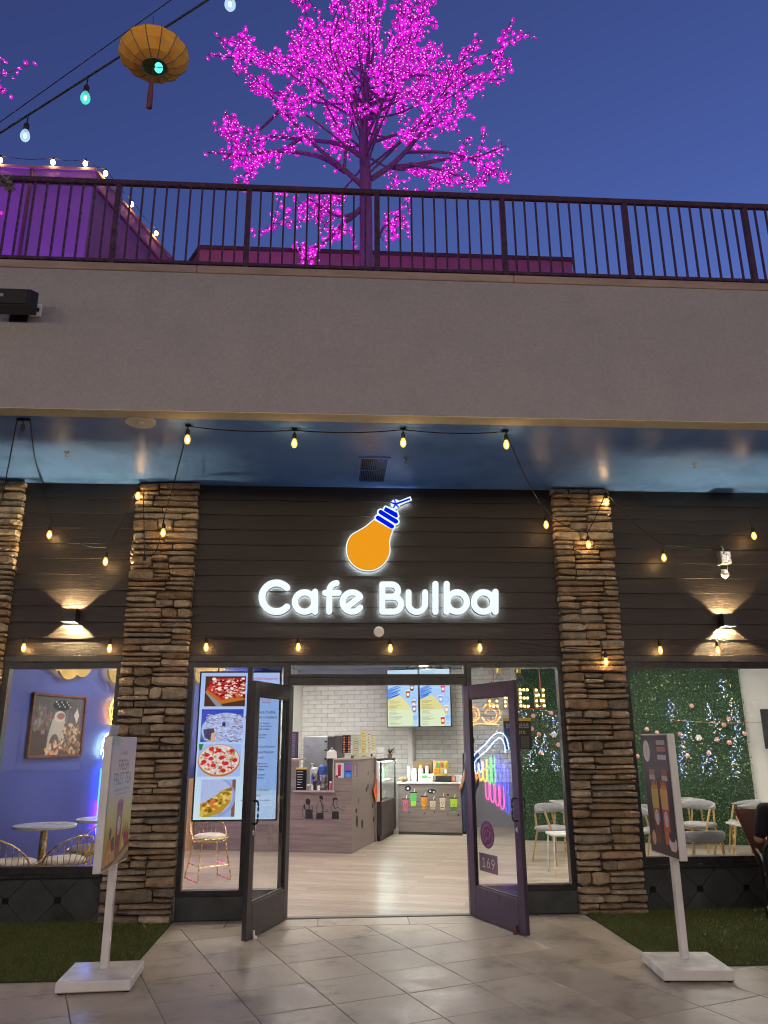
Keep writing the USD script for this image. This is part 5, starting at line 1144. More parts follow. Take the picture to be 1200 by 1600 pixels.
for k, (xa, xb, ya, yb, col) in enumerate(((640, 700, 80, 280, (176, 186, 160)), (722, 770, 20, 250, (206, 196, 110)), (785, 815, 30, 270, (196, 200, 180)), (828, 860, 60, 210, (190, 196, 150)))):
    im = Image.new('RGB', (26, 80), col); d = ImageDraw.Draw(im)
    for q in range(8): d.line((4, 6 + 9 * q, 12 + int(r_.integers(2, 10)), 6 + 9 * q), fill=[(206, 170, 60), (120, 120, 110), (190, 90, 80)][(q + k) % 3], width=3)
    a_, b_, c_ = atu(*Z4(xa, ya), gb + .004), atu(*Z4(xb, ya), gb + .004), atu(*Z4(xa, yb), gb + .004); zz = max(c_[2], zt_ + .035); printed(gg, 'card', im, a_, (b_ - a_) * [1, 1, 0], (0, 0, zz - a_[2]), 'print')
p = atv(*Z4(432, 280), VC + .04); tb = Thing('tissue_bag', 'white and pink paper pouch standing on the tall counter', 'bag', loc=(p[0], p[1], zt_ + .032))
tb.part('pouch', hull([(x, y, z) for x, y, z in ((-.085, -.04, 0), (.085, -.04, 0), (-.085, .05, 0), (.085, .05, 0), (-.08, -.03, .10), (.08, -.03, .10), (-.03, 0, .14), (.03, 0, .14), (-.08, .04, .10), (.08, .04, .10))]), 'white_plastic', local=True); tb.part('knot', ball(.024, (0, 0, .155)), 'grey_fabric', True, local=True)
# display fridge
FU, FV0, FV1 = -1.395, 5.885, 7.06
Fr = Thing('display_fridge', 'glass fronted display fridge with a dark base between the two counters', 'display fridge', loc=uv(FU, 6.4))
Fr.part('base', ubox(FU - .62, FU, FV0, FV1, .09, .66, .006), 'dark_cabinet'); Fr.part('plinth', ubox(FU - .60, FU - .04, FV0 + .04, FV1 - .04, 0, .088), 'black_plastic')
Fr.part('top', ubox(FU - .62, FU, FV0, FV1, 1.345, 1.385), 'black_plastic'); Fr.part('back', ubox(FU - .62, FU - .58, FV0, FV1, .662, 1.343), 'white_plastic')
for v_ in (FV0, FV1 - .03): Fr.part('post', ubox(FU - .03, FU, v_, v_ + .03, .662, 1.343), 'black_plastic')
Fr.part('side_wall', ubox(FU - .575, FU - .035, FV0 + .003, FV0 + .012, .664, 1.343, .001), 'white_plastic'); Fr.part('glass', quad(uv(FU - .01, FV0 + .03, .662), uv(FU - .01, FV1 - .03, .662), uv(FU - .01, FV1 - .03, 1.343), uv(FU - .01, FV0 + .03, 1.343)), 'window_glass')
Fr.part('shelf', ubox(FU - .57, FU - .06, FV0 + .02, FV1 - .02, .995, 1.005), 'white_plastic'); Fr.part('light_bar', ubox(FU - .10, FU - .07, FV0 + .05, FV1 - .05, 1.325, 1.340), 'fridge_light')
r_ = np.random.default_rng(12)
for k in range(26):
    v_ = FV0 + .09 + (k % 13) * .082; z = .664 if k < 13 else 1.007; h = r_.uniform(.16, .24)
    p = uv(FU - .18 - r_.uniform(0, .08), v_, z)
    Fr.part('bottle', lathe([(.030, 0), (.032, .01), (.032, h * .7), (.014, h * .86), (.014, h)], 10, p), ['white_plastic', 'decal_green', 'fridge_white' if False else 'counter_top', 'decal_rose', 'hedge_leaf', 'white_plastic'][int(r_.integers(0, 6))], 40)
for k in range(4):
    b_ = Thing('takeout_box', ['lowest white box stacked on the display fridge', 'second white box from below stacked on the display fridge', 'third white box from below stacked on the display fridge', 'topmost white box stacked on the display fridge'][k], 'box', loc=uv(FU - .3, FV0 + .55, 1.386 + .052 * k)); o_ = r_.uniform(-.02, .02)
    b_.part('tray', ubox(FU - .5, FU - .14, FV0 + .28 + o_, FV0 + .82 + o_, 1.3865 + .052 * k, 1.414 + .052 * k, .006), 'white_plastic'); b_.part('lid', ubox(FU - .49, FU - .15, FV0 + .29 + o_, FV0 + .81 + o_, 1.4145 + .052 * k, 1.436 + .052 * k, .006), ['white_plastic', 'cream_fabric'][k % 2])
pl_ = Thing('dark_plant', 'small dark dry plant at the back end of the display fridge', 'plant', loc=uv(FU - .1, FV1 - .06, 1.386)); pl_.part('pot', lathe([(.04, 0), (.05, .07)], 12), 'kraft', local=True)
ms = []
for k in range(26):
    a = r_.uniform(0, 6.28); L = r_.uniform(.1, .2); d = np.array([math.cos(a) * .7, math.sin(a) * .7, r_.uniform(.2, 1)]); s_ = np.array([-math.sin(a), math.cos(a), 0]) * .012; o = np.array([0, 0, .065]); ms.append((np.array([o, o + d * L * .5 + s_, o + d * L, o + d * L * .5 - s_]), np.array([[0, 1, 2], [0, 2, 3]])))
pl_.part('leaves', join(ms), 'plant_leaf', local=True)
# back counter
VB = 7.02
C2 = Thing('counter', 'low wood grain back counter with cartoon drink cups stuck on its front', 'counter', loc=uv(-.7, VB))
C2.part('front_panel', ubox(-1.34, -.12, VB, VB + .03, 0, .905), 'laminate_wood'); C2.part('side_panel', ubox(-.15, -.12, VB + .031, VB + .62, 0, .905), 'laminate_wood'); C2.part('worktop', ubox(-1.36, -.09, VB - .03, VB + .65, .906, .942, .005), 'counter_top'); C2.part('skirting', ubox(-1.34, -.12, VB - .006, VB - .001, 0, .05, .001), 'dark_cabinet')
def Z8(x, y): return 440 + x / 3.81, 1020 + y / 3.81
for cx_, cy_, w, h, m, n_ in ((738, 908, 17, 36, 'decal_rose', 0), (785, 874, 19, 40, 'decal_green', 1), (848, 893, 18, 36, 'decal_orange', 2), (900, 905, 18, 26, 'decal_tan', 3), (958, 897, 18, 36, 'decal_tan', 4), (1025, 908, 22, 40, 'decal_lime', 5)):
    dz = lambda poly, m_, nm, par=None, k=0: decal_front(C2, poly, VB - .0012 * k, m_, nm, .001, Z8, par)
    dz([(cx_ - w, cy_ - h), (cx_ + w, cy_ - h), (cx_ + w * .72, cy_ + h), (cx_ - w * .72, cy_ + h)], m, 'cup_decal')
    dz([(cx_ - w - 3, cy_ - h - 5), (cx_ + w + 3, cy_ - h - 5), (cx_ + w + 3, cy_ - h + 1), (cx_ - w - 3, cy_ - h + 1)], 'decal_black', 'cup_decal', None, 1)
    dz(strip([(cx_ + 4, cy_ - h - 4), (cx_ + 8, cy_ - h - 24)], 2), 'white_plastic', 'cup_decal')
    if n_ not in (1,):
        for ex in (-6, 6): dz(ell(cx_ + ex, cy_ - 6, 2.6, 2.6, 8), 'decal_black', 'cup_decal', None, 1)
        dz(strip([(cx_ - 4, cy_ + 3), (cx_, cy_ + 6), (cx_ + 4, cy_ + 3)], 1.2), 'decal_black', 'cup_decal', None, 1)
    if n_ in (1, 5): dz([(cx_ - w * .85, cy_ + h * .25), (cx_ + w * .85, cy_ + h * .25), (cx_ + w * .74, cy_ + h * .94), (cx_ - w * .74, cy_ + h * .94)], 'hedge_leaf' if n_ == 5 else 'decal_lime', 'cup_decal', None, 1)
    elif n_ > 1:
        for q in (-8, 0, 8): dz(ell(cx_ + q, cy_ + h * .7, 3.4, 3.4, 8), 'decal_black', 'cup_decal', None, 1)
for cx_, cy_, rx, ry in ((752, 808, 19, 17), (893, 825, 26, 14), (812, 885, 4, 4), (990, 846, 7, 5), (1052, 965, 6, 6), (850, 955, 4, 4), (910, 948, 4, 4), (760, 948, 4, 4), (990, 960, 4, 4)): decal_front(C2, ell(cx_, cy_, rx, ry, 14), VB, 'decal_black', 'dot_decal', .001, Z8)
decal_front(C2, ell(752, 808, 8, 7, 12), VB - .0012, 'white_plastic', 'dot_decal', .001, Z8); decal_front(C2, ell(884, 824, 7, 5, 12), VB - .0012, 'white_plastic', 'dot_decal', .001, Z8); decal_front(C2, ell(906, 828, 6, 5, 12), VB - .0012, 'white_plastic', 'dot_decal', .001, Z8)
def Z2(x, y): return 590 + x / 5.52, 1040 + y / 5.52
def bk(x0, x1, y0, v, d):                                   # a box on the back counter from its left, right and upper edge in the picture
    a = atv(*Z2(x0, y0), v); b = atv(*Z2(x1, y0), v); return float(a @ E1), float(b @ E1), v, v + d, .9435, max(float(a[2]), .97)
u0, u1, v0, v1, z0, z1 = bk(350, 470, 955, VB + .05, .22)
t = Thing('cash_register', 'white cash register with a green display on the back counter', 'register', loc=uv(u0, v0, z0)); t.part('body', hull([uv(u, v, z) for u in (u0, u1) for v, z in ((v0, z0), (v0, z0 + .035), (v1, z1 + .04), (v1, z0))]), 'white_plastic'); nrm_ = np.array([0, 0, 1.0])
t.part('display', ubox(u0 + .06, u0 + .17, v0 + .06, v0 + .10, z0 + .07, z0 + .115), 'decal_green'); t.part('keys', ubox(u0 + .19, u1 - .03, v0 + .05, v0 + .12, z0 + .066, z0 + .085), 'grey_metal')
u0, u1, v0, v1, z0, z1 = bk(305, 470, 822, VB + .36, .2); t = Thing('cardboard_box', 'brown cardboard box behind the cash register', 'box', loc=uv(u0, v0, z0)); t.part('carton', ubox(u0, u1, v0, v1, z0, z1), 'kraft'); t.part('flap', ubox(u0, u1, v0 - .004, v0 - .001, z1 - .05, z1), 'kraft')
t = Thing('black_bag', 'black bag with a looped handle standing before the cardboard box', 'bag', loc=uv(u1 - .1, v0 - .05, z0)); t.part('bag', ubox(u1 - .18, u1 - .02, v0 - .09, v0 - .01, z0, z0 + .17, .02), 'black_cloth'); hc = uv(u1 - .10, v0 - .05, z0 + .165); t.part('handle', tube([hc + E1 * .05 * math.cos(a) + EZ * .11 * math.sin(a) for a in np.linspace(0, math.pi, 12)], .008, 6), 'black_cloth', True)
u0, u1, v0, v1, z0, z1 = bk(478, 608, 822, VB + .30, .05); t = Thing('snack_display', 'upright card of small colourful snack packets on the back counter', 'display', loc=uv(u0, v0, z0)); t.part('card', ubox(u0, u1, v0, v0 + .02, z0, z1), 'amber')
r_ = np.random.default_rng(8)
for k in range(12):
    a = u0 + .012 + (k % 4) * (u1 - u0 - .02) / 4; z = z0 + .02 + (k // 4) * (z1 - z0 - .03) / 3; t.part('packet', ubox(a, a + (u1 - u0) / 4 - .02, v0 - .02, v0 - .002, z, z + (z1 - z0) / 3 - .03, .004), ['decal_rose', 'decal_orange', 'decal_yellow', 'decal_tan', 'white_plastic', 'decal_green'][int(r_.integers(0, 6))])
u0, u1, v0, v1, z0, z1 = bk(492, 630, 952, VB + .05, .2); t = Thing('black_tray', 'low black glass fronted tray right of the cash register', 'tray', loc=uv(u0, v0, z0)); t.part('tray', ubox(u0, u1, v0, v1, z0, z0 + .03), 'black_plastic'); t.part('cover', ubox(u0 + .01, u1 - .01, v0 + .02, v1, z0 + .031, z1), 'dark_cabinet')
u0, u1, v0, v1, z0, z1 = bk(640, 672, 955, VB + .04, .06); t = Thing('pink_box', 'small pink carton at the right end of the back counter', 'box', loc=uv(u0, v0, z0)); t.part('carton', ubox(u0, u1, v0, v1, z0, z1), 'decal_rose'); t.part('label', ubox(u0 + .01, u1 - .01, v0 - .002, v0 - .0005, z0 + .03, z1 - .02, .0004), 'decal_orange')
u0, u1, v0, v1, z0, z1 = bk(655, 738, 918, VB + .30, .2); t = Thing('paper_stack', 'stack of white paper trays at the right end of the back counter', 'stack', loc=uv(u0, v0, z0))
for k in range(4): t.part('tray', ubox(u0 + .01 * (k % 2), u1, v0, v1, z0 + .028 * k, z0 + .025 + .028 * k), 'white_plastic')
for k, (x, w, y, m, lab) in enumerate(((268, .035, 872, 'white_plastic', 'white cup stack at the left of the back counter'), (315, .055, 890, 'white_plastic', 'wide white tub left of the pitcher on the back counter'), (372, .05, 885, 'white_plastic', 'white pitcher with an amber lid on the back counter'), (425, .04, 872, 'counter_top', 'clear jar right of the pitcher on the back counter'))):
    p = atv(*Z2(x, y), VB + .28); h = max(.06, p[2] - .9435); t = Thing('container', lab, 'container', loc=(p[0], p[1], .9435)); t.part('body', lathe([(w * .85, 0), (w, .02), (w, h * .9), (w * .8, h)], 14), m, 40, local=True)
    t.part('lid', lathe([(w * .82, h), (w * .82, h + .015), (w * .4, h + .04 * (k == 2) + .016)], 14), 'amber' if k == 2 else 'white_plastic', 40, local=True)
p = atv(*Z2(222, 985), VB + .08); t = Thing('bread_loaf', 'brown loaf shaped bundle at the left end of the back counter', 'bundle', loc=(p[0], p[1], .9435)); m_ = ball(.06, (0, 0, .045), 3, (1.6, 1, .75)); v_ = np.array(m_[0]); v_[:, 2] = np.maximum(v_[:, 2], 0); t.part('bundle', (v_, m_[1]), 'kraft', True, local=True); t.part('band', rot(tube([(0, .062 * math.cos(a), .045 + .046 * math.sin(a)) for a in np.linspace(0, 2 * math.pi, 18)[:-1]], .004, 5, True), 0), 'brown_board', local=True)
# purple menu board on the left edge of the brick wall
a_, b_ = atv(*Z4(45, 20), 5.2), atv(*Z4(94, 296), 5.2); im = Image.new('RGB', (24, 90), (72, 58, 96)); d = ImageDraw.Draw(im); d.rectangle((2, 2, 21, 87), outline=(30, 20, 30), width=2)
for k in range(12): d.line((6, 8 + 6.4 * k, 17, 8 + 6.4 * k), fill=(150, 110, 150) if k % 3 else (200, 120, 90))
t = Thing('wall_menu', 'narrow purple menu board hanging left of the brick wall', 'menu board', loc=a_); ua_, ub_ = a_ @ E1 - .12, b_ @ E1; t.part('board', ubox(ua_, ub_, 5.2, 5.225, b_[2], a_[2]), 'black_plastic'); printed(t, 'sheet', im, uv(ua_ + .01, 5.198, a_[2] - .01), E1 * (ub_ - ua_ - .02), -EZ * (a_[2] - b_[2] - .02), 'print'); t.part('cord', tube([uv((ua_ + ub_) / 2, 5.21, a_[2]), uv((ua_ + ub_) / 2, 5.21, CEIL)], .004, 5), 'wire_black')
# ------------------------------------------------------------------ unseen festoons added over the plaza behind the photographer to light the front
for j, yy in enumerate((-7.8, -10.2, -12.4, -14.8, -17.4, -20.0)):
    T = Thing('plaza_string_lights', 'added string of warm bulbs behind the photographer that lights the cafe front, mirrored in the glass', 'string lights', 'added strings of bulbs over the plaza', loc=(0, yy, 5.6))
    pts = np.vstack([sag((-14 + 7 * k, yy, 5.7), (-7 + 7 * k, yy, 5.7), .45, 8)[:-1] for k in range(4)] + [np.array([[14, yy, 5.7]])])
    T.part('wire', tube(pts, .008, 4), 'wire_black', True)
    for k, p in enumerate(pts[1:-1]):
        s0 = p + (0, 0, -.06)
        bp = T.part('bulb', lathe([(0.008, -.15), (.030, -.13), (.036, -.105), (.026, -.07), (.014, -.056)], 8, s0), 'added_plaza_bulb', True)
        T.part('socket', lathe([(.019, -.055), (.017, .04)], 8, s0), 'socket_black', parent=bp)
# ------------------------------------------------------------------ left room: picture, clouds, neon wings, tables, wire chairs
UL = -4.3
def wallp(px, py): q = atu(px, py, UL + .01); return float(q @ E2), float(q[2])
v0, v1 = -.085, .995; z0, z1 = 1.535, 2.300
Pc = Thing('framed_picture', 'framed grey and brown painting hanging on the purple wall', 'picture', loc=uv(UL, .45, 1.9))
def lwall(v0, v1, z0, z1, t0, t1, b=.003): return frame(bevel(t0, t1, v0, v1, z0, z1, b), E1 * UL, E1, E2, EZ)
fw = .032
Pc.part('frame', join([lwall(v0, v0 + fw, z0, z1, .002, .040), lwall(v1 - fw, v1, z0, z1, .002, .040), lwall(v0 + fw, v1 - fw, z0, z0 + fw, .002, .040), lwall(v0 + fw, v1 - fw, z1 - fw, z1, .002, .040)]), 'picture_frame')
def painting():
    W, H = 170, 130; r = np.random.default_rng(31); im = grad(W, H, [(0, (84, 84, 86)), (.4, (104, 92, 92)), (1, (84, 70, 70))]); d = ImageDraw.Draw(im)
    for k in range(40): x = r.uniform(0, W); d.line((x, r.uniform(0, 40), x + r.uniform(-6, 6), r.uniform(50, 110)), fill=tuple(int(c) for c in r.uniform(60, 130, 3) * [1, .95, .95]), width=int(r.integers(1, 4)))
    d.rectangle((0, 76, 52, H), fill=(72, 60, 62)); d.ellipse((62, 8, 120, 30), fill=(46, 50, 54))
    d.polygon([(52, 130), (56, 84), (64, 52), (84, 36), (104, 44), (110, 66), (100, 92), (92, 130)], fill=(176, 170, 166)); d.ellipse((70, 32, 106, 56), fill=(196, 190, 186)); d.ellipse((78, 36, 104, 50), fill=(150, 100, 104)); d.ellipse((62, 84, 92, 124), fill=(96, 90, 92))
    for k in range(90):
        x, y = r.uniform(104, 168), r.uniform(62, 128); z = r.uniform(2, 5); d.ellipse((x - z, y - z, x + z, y + z), fill=[(178, 150, 120), (140, 110, 90), (196, 176, 146), (100, 84, 76)][k % 4])
    for k in range(34):
        x, y = r.uniform(52, 104), r.uniform(98, 130); z = r.uniform(2, 4); d.ellipse((x - z, y - z, x + z, y + z), fill=[(206, 150, 110), (220, 170, 120), (170, 70, 60), (210, 200, 190)][k % 4])
    for k in range(40): x, y = r.uniform(0, 60), r.uniform(20, 80); d.ellipse((x - 3, y - 5, x + 3, y + 5), fill=tuple(int(c) for c in r.uniform(80, 150, 3) * [1, .95, .97]))
    d.polygon([(136, 40), (146, 24), (154, 40), (148, 58)], fill=(196, 190, 190))
    for k in range(9): d.ellipse((70 + 6 * k, 10 + (k % 3) * 5, 73 + 6 * k, 13 + (k % 3) * 5), fill=(226, 226, 226))
    return im.filter(ImageFilter.GaussianBlur(.7))
printed(Pc, 'canvas', painting(), E1 * (UL + .022) + E2 * (v0 + fw) + EZ * (z1 - fw), E2 * (v1 - v0 - 2 * fw), -EZ * (z1 - z0 - 2 * fw), 'canvas')
def cloud(label, cv, cz, lobes):
    poly = ops.unary_union([Point(cv + a, cz + b).buffer(r) for a, b, r in lobes])
    t = Thing('wall_cloud', label, 'wall cloud', loc=uv(UL, cv, cz))
    t.part('panel', prism(poly, .03, E1 * (UL + .055), E2, EZ, E1), 'cloud_gold'); t.part('rim_light', prism(poly.buffer(-.03), .012, E1 * (UL + .035), E2, EZ, E1), 'cloud_rim'); t.part('spacer', prism(Point(cv, cz).buffer(.03), .034, E1 * (UL + .001), E2, EZ, E1), 'black_plastic')
cloud('gold cloud shape glowing at its rim, high on the purple wall above the picture', .55, 2.78, [(-.32, .02, .22), (-.08, -.03, .26), (.2, 0, .24), (.36, .06, .16), (0, .16, .25)])
cloud('gold cloud shape glowing at its rim, high on the purple wall beside the left pillar', 1.80, 2.70, [(-.25, .02, .20), (0, -.02, .25), (.25, .04, .2), (.02, .15, .2)])
cloud('gold cloud shape glowing at its rim, above the left corner of the pizza screen', 4.6, 2.95, [(-.45, 0, .26), (-.1, -.03, .30), (.28, .02, .26), (.02, .1, .24)])
N = Thing('neon_wings', 'neon sign of rainbow feathered wings under yellow script on the purple wall', 'neon sign', loc=uv(UL, 2.3, 1.4))
VCN = 2.20
def ntube(pts, m, name): N.part(name, tube([uv(UL + .045, a, b) for a, b in spline(pts, 5)], .0105, 6), m, True)
for sd in (-1, 1):
    g_ = lambda s, z: (VCN + sd * s, z)
    ntube([g_(.06, 1.30), g_(.16, 1.48), g_(.34, 1.62), g_(.50, 1.78), g_(.64, 1.83), g_(.74, 1.74), g_(.78, 1.55)], 'neon_white', 'wing_arch'); ntube([g_(.10, 1.28), g_(.22, 1.42), g_(.38, 1.54), g_(.54, 1.70), g_(.64, 1.74), g_(.70, 1.64), g_(.71, 1.50)], 'neon_white', 'wing_arch')
    for k, c in enumerate(('neon_orange', 'neon_orange', 'neon_yellow', 'neon_yellow', 'neon_green', 'neon_green', 'neon_blue', 'neon_blue', 'neon_blue')):
        s = .10 + .076 * k; zt2 = 1.24 + .30 * (s / .78); zb = 1.14 - .22 * (s / .78)
        if k < 7: ntube([g_(s - .03, zt2), g_(s - .03, zt2 - .10), g_(s, zt2 - .16), g_(s + .03, zt2 - .09), g_(s + .03, zt2 + .02)], 'neon_white' if k < 3 else c, 'short_feather')
        ntube([g_(s - .03, zt2 - .16), g_(s - .03, zb + .04), g_(s, zb - .03), g_(s + .03, zb + .04), g_(s + .03, zt2 - .14)], c, 'feather')
    for k in range(5):
        s = .36 + .085 * k; zt2 = 1.02 - .02 * k; zb = .80 - .05 * k; ntube([g_(s - .03, zt2), g_(s - .03, zb), g_(s, zb - .06), g_(s + .03, zb), g_(s + .03, zt2)], 'neon_blue' if k == 4 else 'neon_pink', 'long_feather')
for dv, w, h in ((-.48, .17, .17), (-.12, .15, .13), (.20, .14, .12), (.50, .16, .17)):
    c_ = (VCN + dv, 2.15); ntube([(c_[0] + w * math.cos(a), c_[1] + h * math.sin(a)) for a in np.linspace(.6, 6.0, 12)], 'neon_yellow', 'script_loop'); ntube([(c_[0] + .62 * w * math.cos(a), c_[1] - .02 + .62 * h * math.sin(a)) for a in np.linspace(.2, 5.4, 10)], 'neon_orange', 'script_loop')
ntube([(VCN - .62, 1.96), (VCN - .3, 1.99), (VCN, 1.95), (VCN + .4, 2.0), (VCN + .66, 1.96)], 'neon_yellow', 'script_loop')
pb_ = single('wall_panel', fbox(uv(UL + .002, 3.55), E2, E1, EZ, .75, .05, 1.12), 'peach_panel', label='peach orange low wall panel behind the gold bar stool', cat='wall panel')
def table(name, label, loc, r, h, top='marble', square=False):
    t = Thing(name, label, 'table', loc=loc)
    if square:
        t.part('tabletop', bevel(-r, r, -r, r, h - .03, h, .006), top, local=True)
        for sx in (-1, 1):
            for sy in (-1, 1): t.part('leg', tube([(sx * (r - .04), sy * (r - .04), 0), (sx * (r - .07), sy * (r - .07), h - .031)], .016, 8), 'gold_metal', True, local=True)
        return t
    t.part('tabletop', lathe([(r - .01, h - .035), (r, h - .028), (r, h - .006), (r - .006, h)], 40), top, 40, local=True); t.part('post', lathe([(.04, .02), (.04, h - .036)], 16), 'gold_metal', 40, local=True); t.part('foot', lathe([(.22, 0), (.22, .012), (.05, .0195)], 24), 'gold_metal', 40, local=True)
    return t
table('round_table', 'round white marble table nearest the left window, on a brass post', (-3.70, .85, 0), .335, .835)
q = at(143, 1283, z=.82); table('round_table', 'round white marble table behind the poster stand, near the neon wings', (q[0] + .10, q[1] + .2, 0), .33, .835)
def wire_chair(name, label, loc, rz, sh=.50, stool=False):
    t = Thing(name, label, 'stool' if stool else 'chair', loc=loc, rz=rz)
    r = .225 if not stool else .21
    t.part('cushion', lathe([(r - .04, sh), (r, sh + .02), (r, sh + .055), (r - .05, sh + .075), (.01, sh + .078)], 28), 'cream_fabric', True, local=True)
    seat = [(r * 1.02 * math.cos(a), r * 1.02 * math.sin(a), sh - .005) for a in np.linspace(0, 2 * math.pi, 33)[:-1]]
    t.part('seat_ring', tube(seat, .009, 6, True), 'gold_metal', True, local=True)
    rim = []
    for a in np.linspace(0, 2 * math.pi, 41)[:-1]:
        back = max(0, math.sin(a)); rr = r * (1.12 + .22 * back); rim.append((rr * math.cos(a), rr * math.sin(a), sh + .03 + .27 * back ** .8))
    t.part('rim', tube(rim, .010, 6, True), 'gold_metal', True, local=True)
    for k in range(15):
        a = math.pi * (k + .5) / 15; back = math.sin(a); rr = r * (1.12 + .22 * back)
        t.part('wire', tube([(r * 1.02 * math.cos(a), r * 1.02 * math.sin(a), sh - .004), (rr * 1.02 * math.cos(a), rr * 1.02 * math.sin(a), sh + .10 * back + .02), (rr * math.cos(a), rr * math.sin(a), sh + .03 + .27 * back ** .8)], .0042, 5), 'gold_metal', True, local=True)
    for sx in (-1, 1):                                 # sled legs
        t.part('leg', tube(spline([(sx * r * .75, -r * .7, sh - .01), (sx * r * 1.05, -r * 1.15, .03), (sx * r * 1.05, -r * 1.05, .010), (sx * r * 1.05, r * 1.05, .010), (sx * r * 1.05, r * 1.15, .03), (sx * r * .75, r * .7, sh - .01)], 5), .0095, 6), 'gold_metal', True, local=True)
    if stool:
        for sx in (-1, 1): t.part('foot_rail', tube([(sx * r * .93, -r * .98, sh * .38), (sx * r * .93, r * .98, sh * .38)], .008, 6), 'gold_metal', local=True)
        t.part('foot_rail', tube([(-r * .93, -r * .98, sh * .38), (r * .93, -r * .98, sh * .38)], .008, 6), 'gold_metal', local=True)
    return t
wc = wire_chair('wire_chair', 'gold wire chair with a cream cushion at the far left of the left window', (-3.82, .38, 0), 2.6, .47)
copy_of(wc, 'wire_chair', (-3.35, .50, 0), -2.2, 'gold wire chair with a cream cushion right of the marble table post')
copy_of(wc, 'wire_chair', (-3.36, 1.45, 0), -.6, 'gold wire chair half hidden behind the poster stand under the neon wings')
wire_chair('bar_stool', 'gold wire bar stool with a cream seat under the pizza screen', (-2.10, 2.45, 0), .5, .47, True)

# ------------------------------------------------------------------ right room: plant wall, chairs, tables
VG = 6.55
ug0, ug1 = float(atv(812, 1180, VG) @ E1), float(atv(1160, 1100, VG) @ E1); zg = float(atv(1000, 1041, VG)[2])
zg = min(zg, CEIL - .03)
G = Thing('plant_wall', 'green artificial hedge wall with pink flowers behind the right windows', 'plant wall', loc=uv(ug0, VG))
G.part('backing', fbox(uv(ug0, VG), E1, E2, EZ, ug1 - ug0, .05, zg), 'hedge_back')
r_ = np.random.default_rng(17); n = 15000
U = r_.uniform(ug0 - .01, ug1 + .01, n); Z = r_.uniform(0.02, zg + .02, n)
dep = .015 + .05 * meshkit.fbm(np.stack([U * 3, Z * 3, 0 * U], 1), 3, 3) + r_.uniform(0, .03, n)
C = U[:, None] * E1 + (VG - dep)[:, None] * E2 + Z[:, None] * EZ
d = r_.normal(0, 1, (n, 3)) - E2 * .5; d /= np.linalg.norm(d, axis=1, keepdims=True); s = np.cross(d, r_.normal(0, 1, (n, 3))); s /= np.linalg.norm(s, axis=1, keepdims=True)
L = r_.uniform(.018, .042, n)[:, None]
V = np.stack([C, C + d * L * .5 + s * L * .30, C + d * L, C + d * L * .5 - s * L * .30], 1).reshape(-1, 3); f = (np.array([[0, 1, 2], [0, 2, 3]])[None] + (np.arange(n) * 4)[:, None, None]).reshape(-1, 3)
G.part('leaf', (V, f), 'hedge_leaf', kind='stuff')
def Z3(x, y): return 960 + x / 4.704, 1020 + y / 4.704
def Z1(x, y): return 700 + x / 3.477, 1020 + y / 3.477
def rose(p, r, m):
    ms = []
    for k, (q, h) in enumerate(((1.0, .25), (.78, .5), (.5, .75))):
        for j in range(6 - k):
            a = j * 2 * math.pi / (6 - k) + k * .5; c = p + r * q * .55 * (math.cos(a) * E1 + math.sin(a) * EZ) - E2 * r * h
            ms.append(ball(r * .42 * (1 - .15 * k), c, 1))
    G.part('flower', join(ms), m, True)
for zf, lst in ((Z3, ((238, 563), (312, 588), (482, 600), (568, 390), (805, 530), (840, 487), (753, 637), (845, 660), (960, 594), (693, 735), (537, 756), (432, 728), (168, 760))), (Z1, ((463, 343), (455, 412), (494, 443), (560, 327), (503, 543), (600, 500)))):
    for x, y in lst: rose(atv(*zf(x, y), VG - .07), .044, 'flower_pink')
for zf, x, y in ((Z3, 618, 625), (Z1, 575, 445)): rose(atv(*zf(x, y), VG - .07), .058, 'flower_white')
Fl = Thing('fairy_lights', 'sprays of tiny blue and white lights hanging on the green hedge wall', 'fairy lights', loc=uv(ug0 + 1.5, VG, 2))
for zf, lst in ((Z3, ((505, 690), (490, 820), (665, 830), (715, 765), (880, 850), (885, 690), (895, 545), (765, 565), (540, 560), (870, 410), (690, 440), (420, 420), (790, 260))), (Z1, ((410, 330), (515, 305), (578, 395), (525, 495), (445, 590), (583, 590), (480, 500)))):
    for k, (x, y) in enumerate(lst):
        c = atv(*zf(x, y), VG - .10); byc = {}
        for q in range(24):
            t = q / 23; p = c + E1 * r_.normal(0, .02 + .05 * t) + EZ * (.16 - .34 * t + r_.normal(0, .015)) + E2 * r_.uniform(-.03, .02)
            byc.setdefault(['tinsel_light', 'tinsel_blue', 'tinsel_warm', 'tinsel_light', 'tinsel_blue'][int(r_.integers(0, 5))], []).append(ball(.0065, p, 0))
        sp = Fl.part('spray_stem', tube([c + EZ * .19, c + EZ * .0, c - EZ * .18], .002, 4), 'wire_black')
        for m, ms in byc.items(): Fl.part('tiny_light', join(ms), m, parent=sp, kind='stuff')
sc = []
for k in range(170):
    c = atv(*Z3(r_.uniform(110, 1030), r_.uniform(120, 900)), VG - .09); sc.append(ball(r_.uniform(.003, .006), c, 0))
Fl.part('scattered_light', join(sc), 'tinsel_warm', kind='stuff')
p0, p1 = atv(*Z3(440, 495), VG - .3), atv(*Z3(1128, 508), VG - .3)
t = Thing('garland', 'thin gold garland strung across the green hedge wall', 'garland', loc=p0); t.part('cord', tube(sag(p0, p1, .03), .006, 5), 'gold_metal', True)
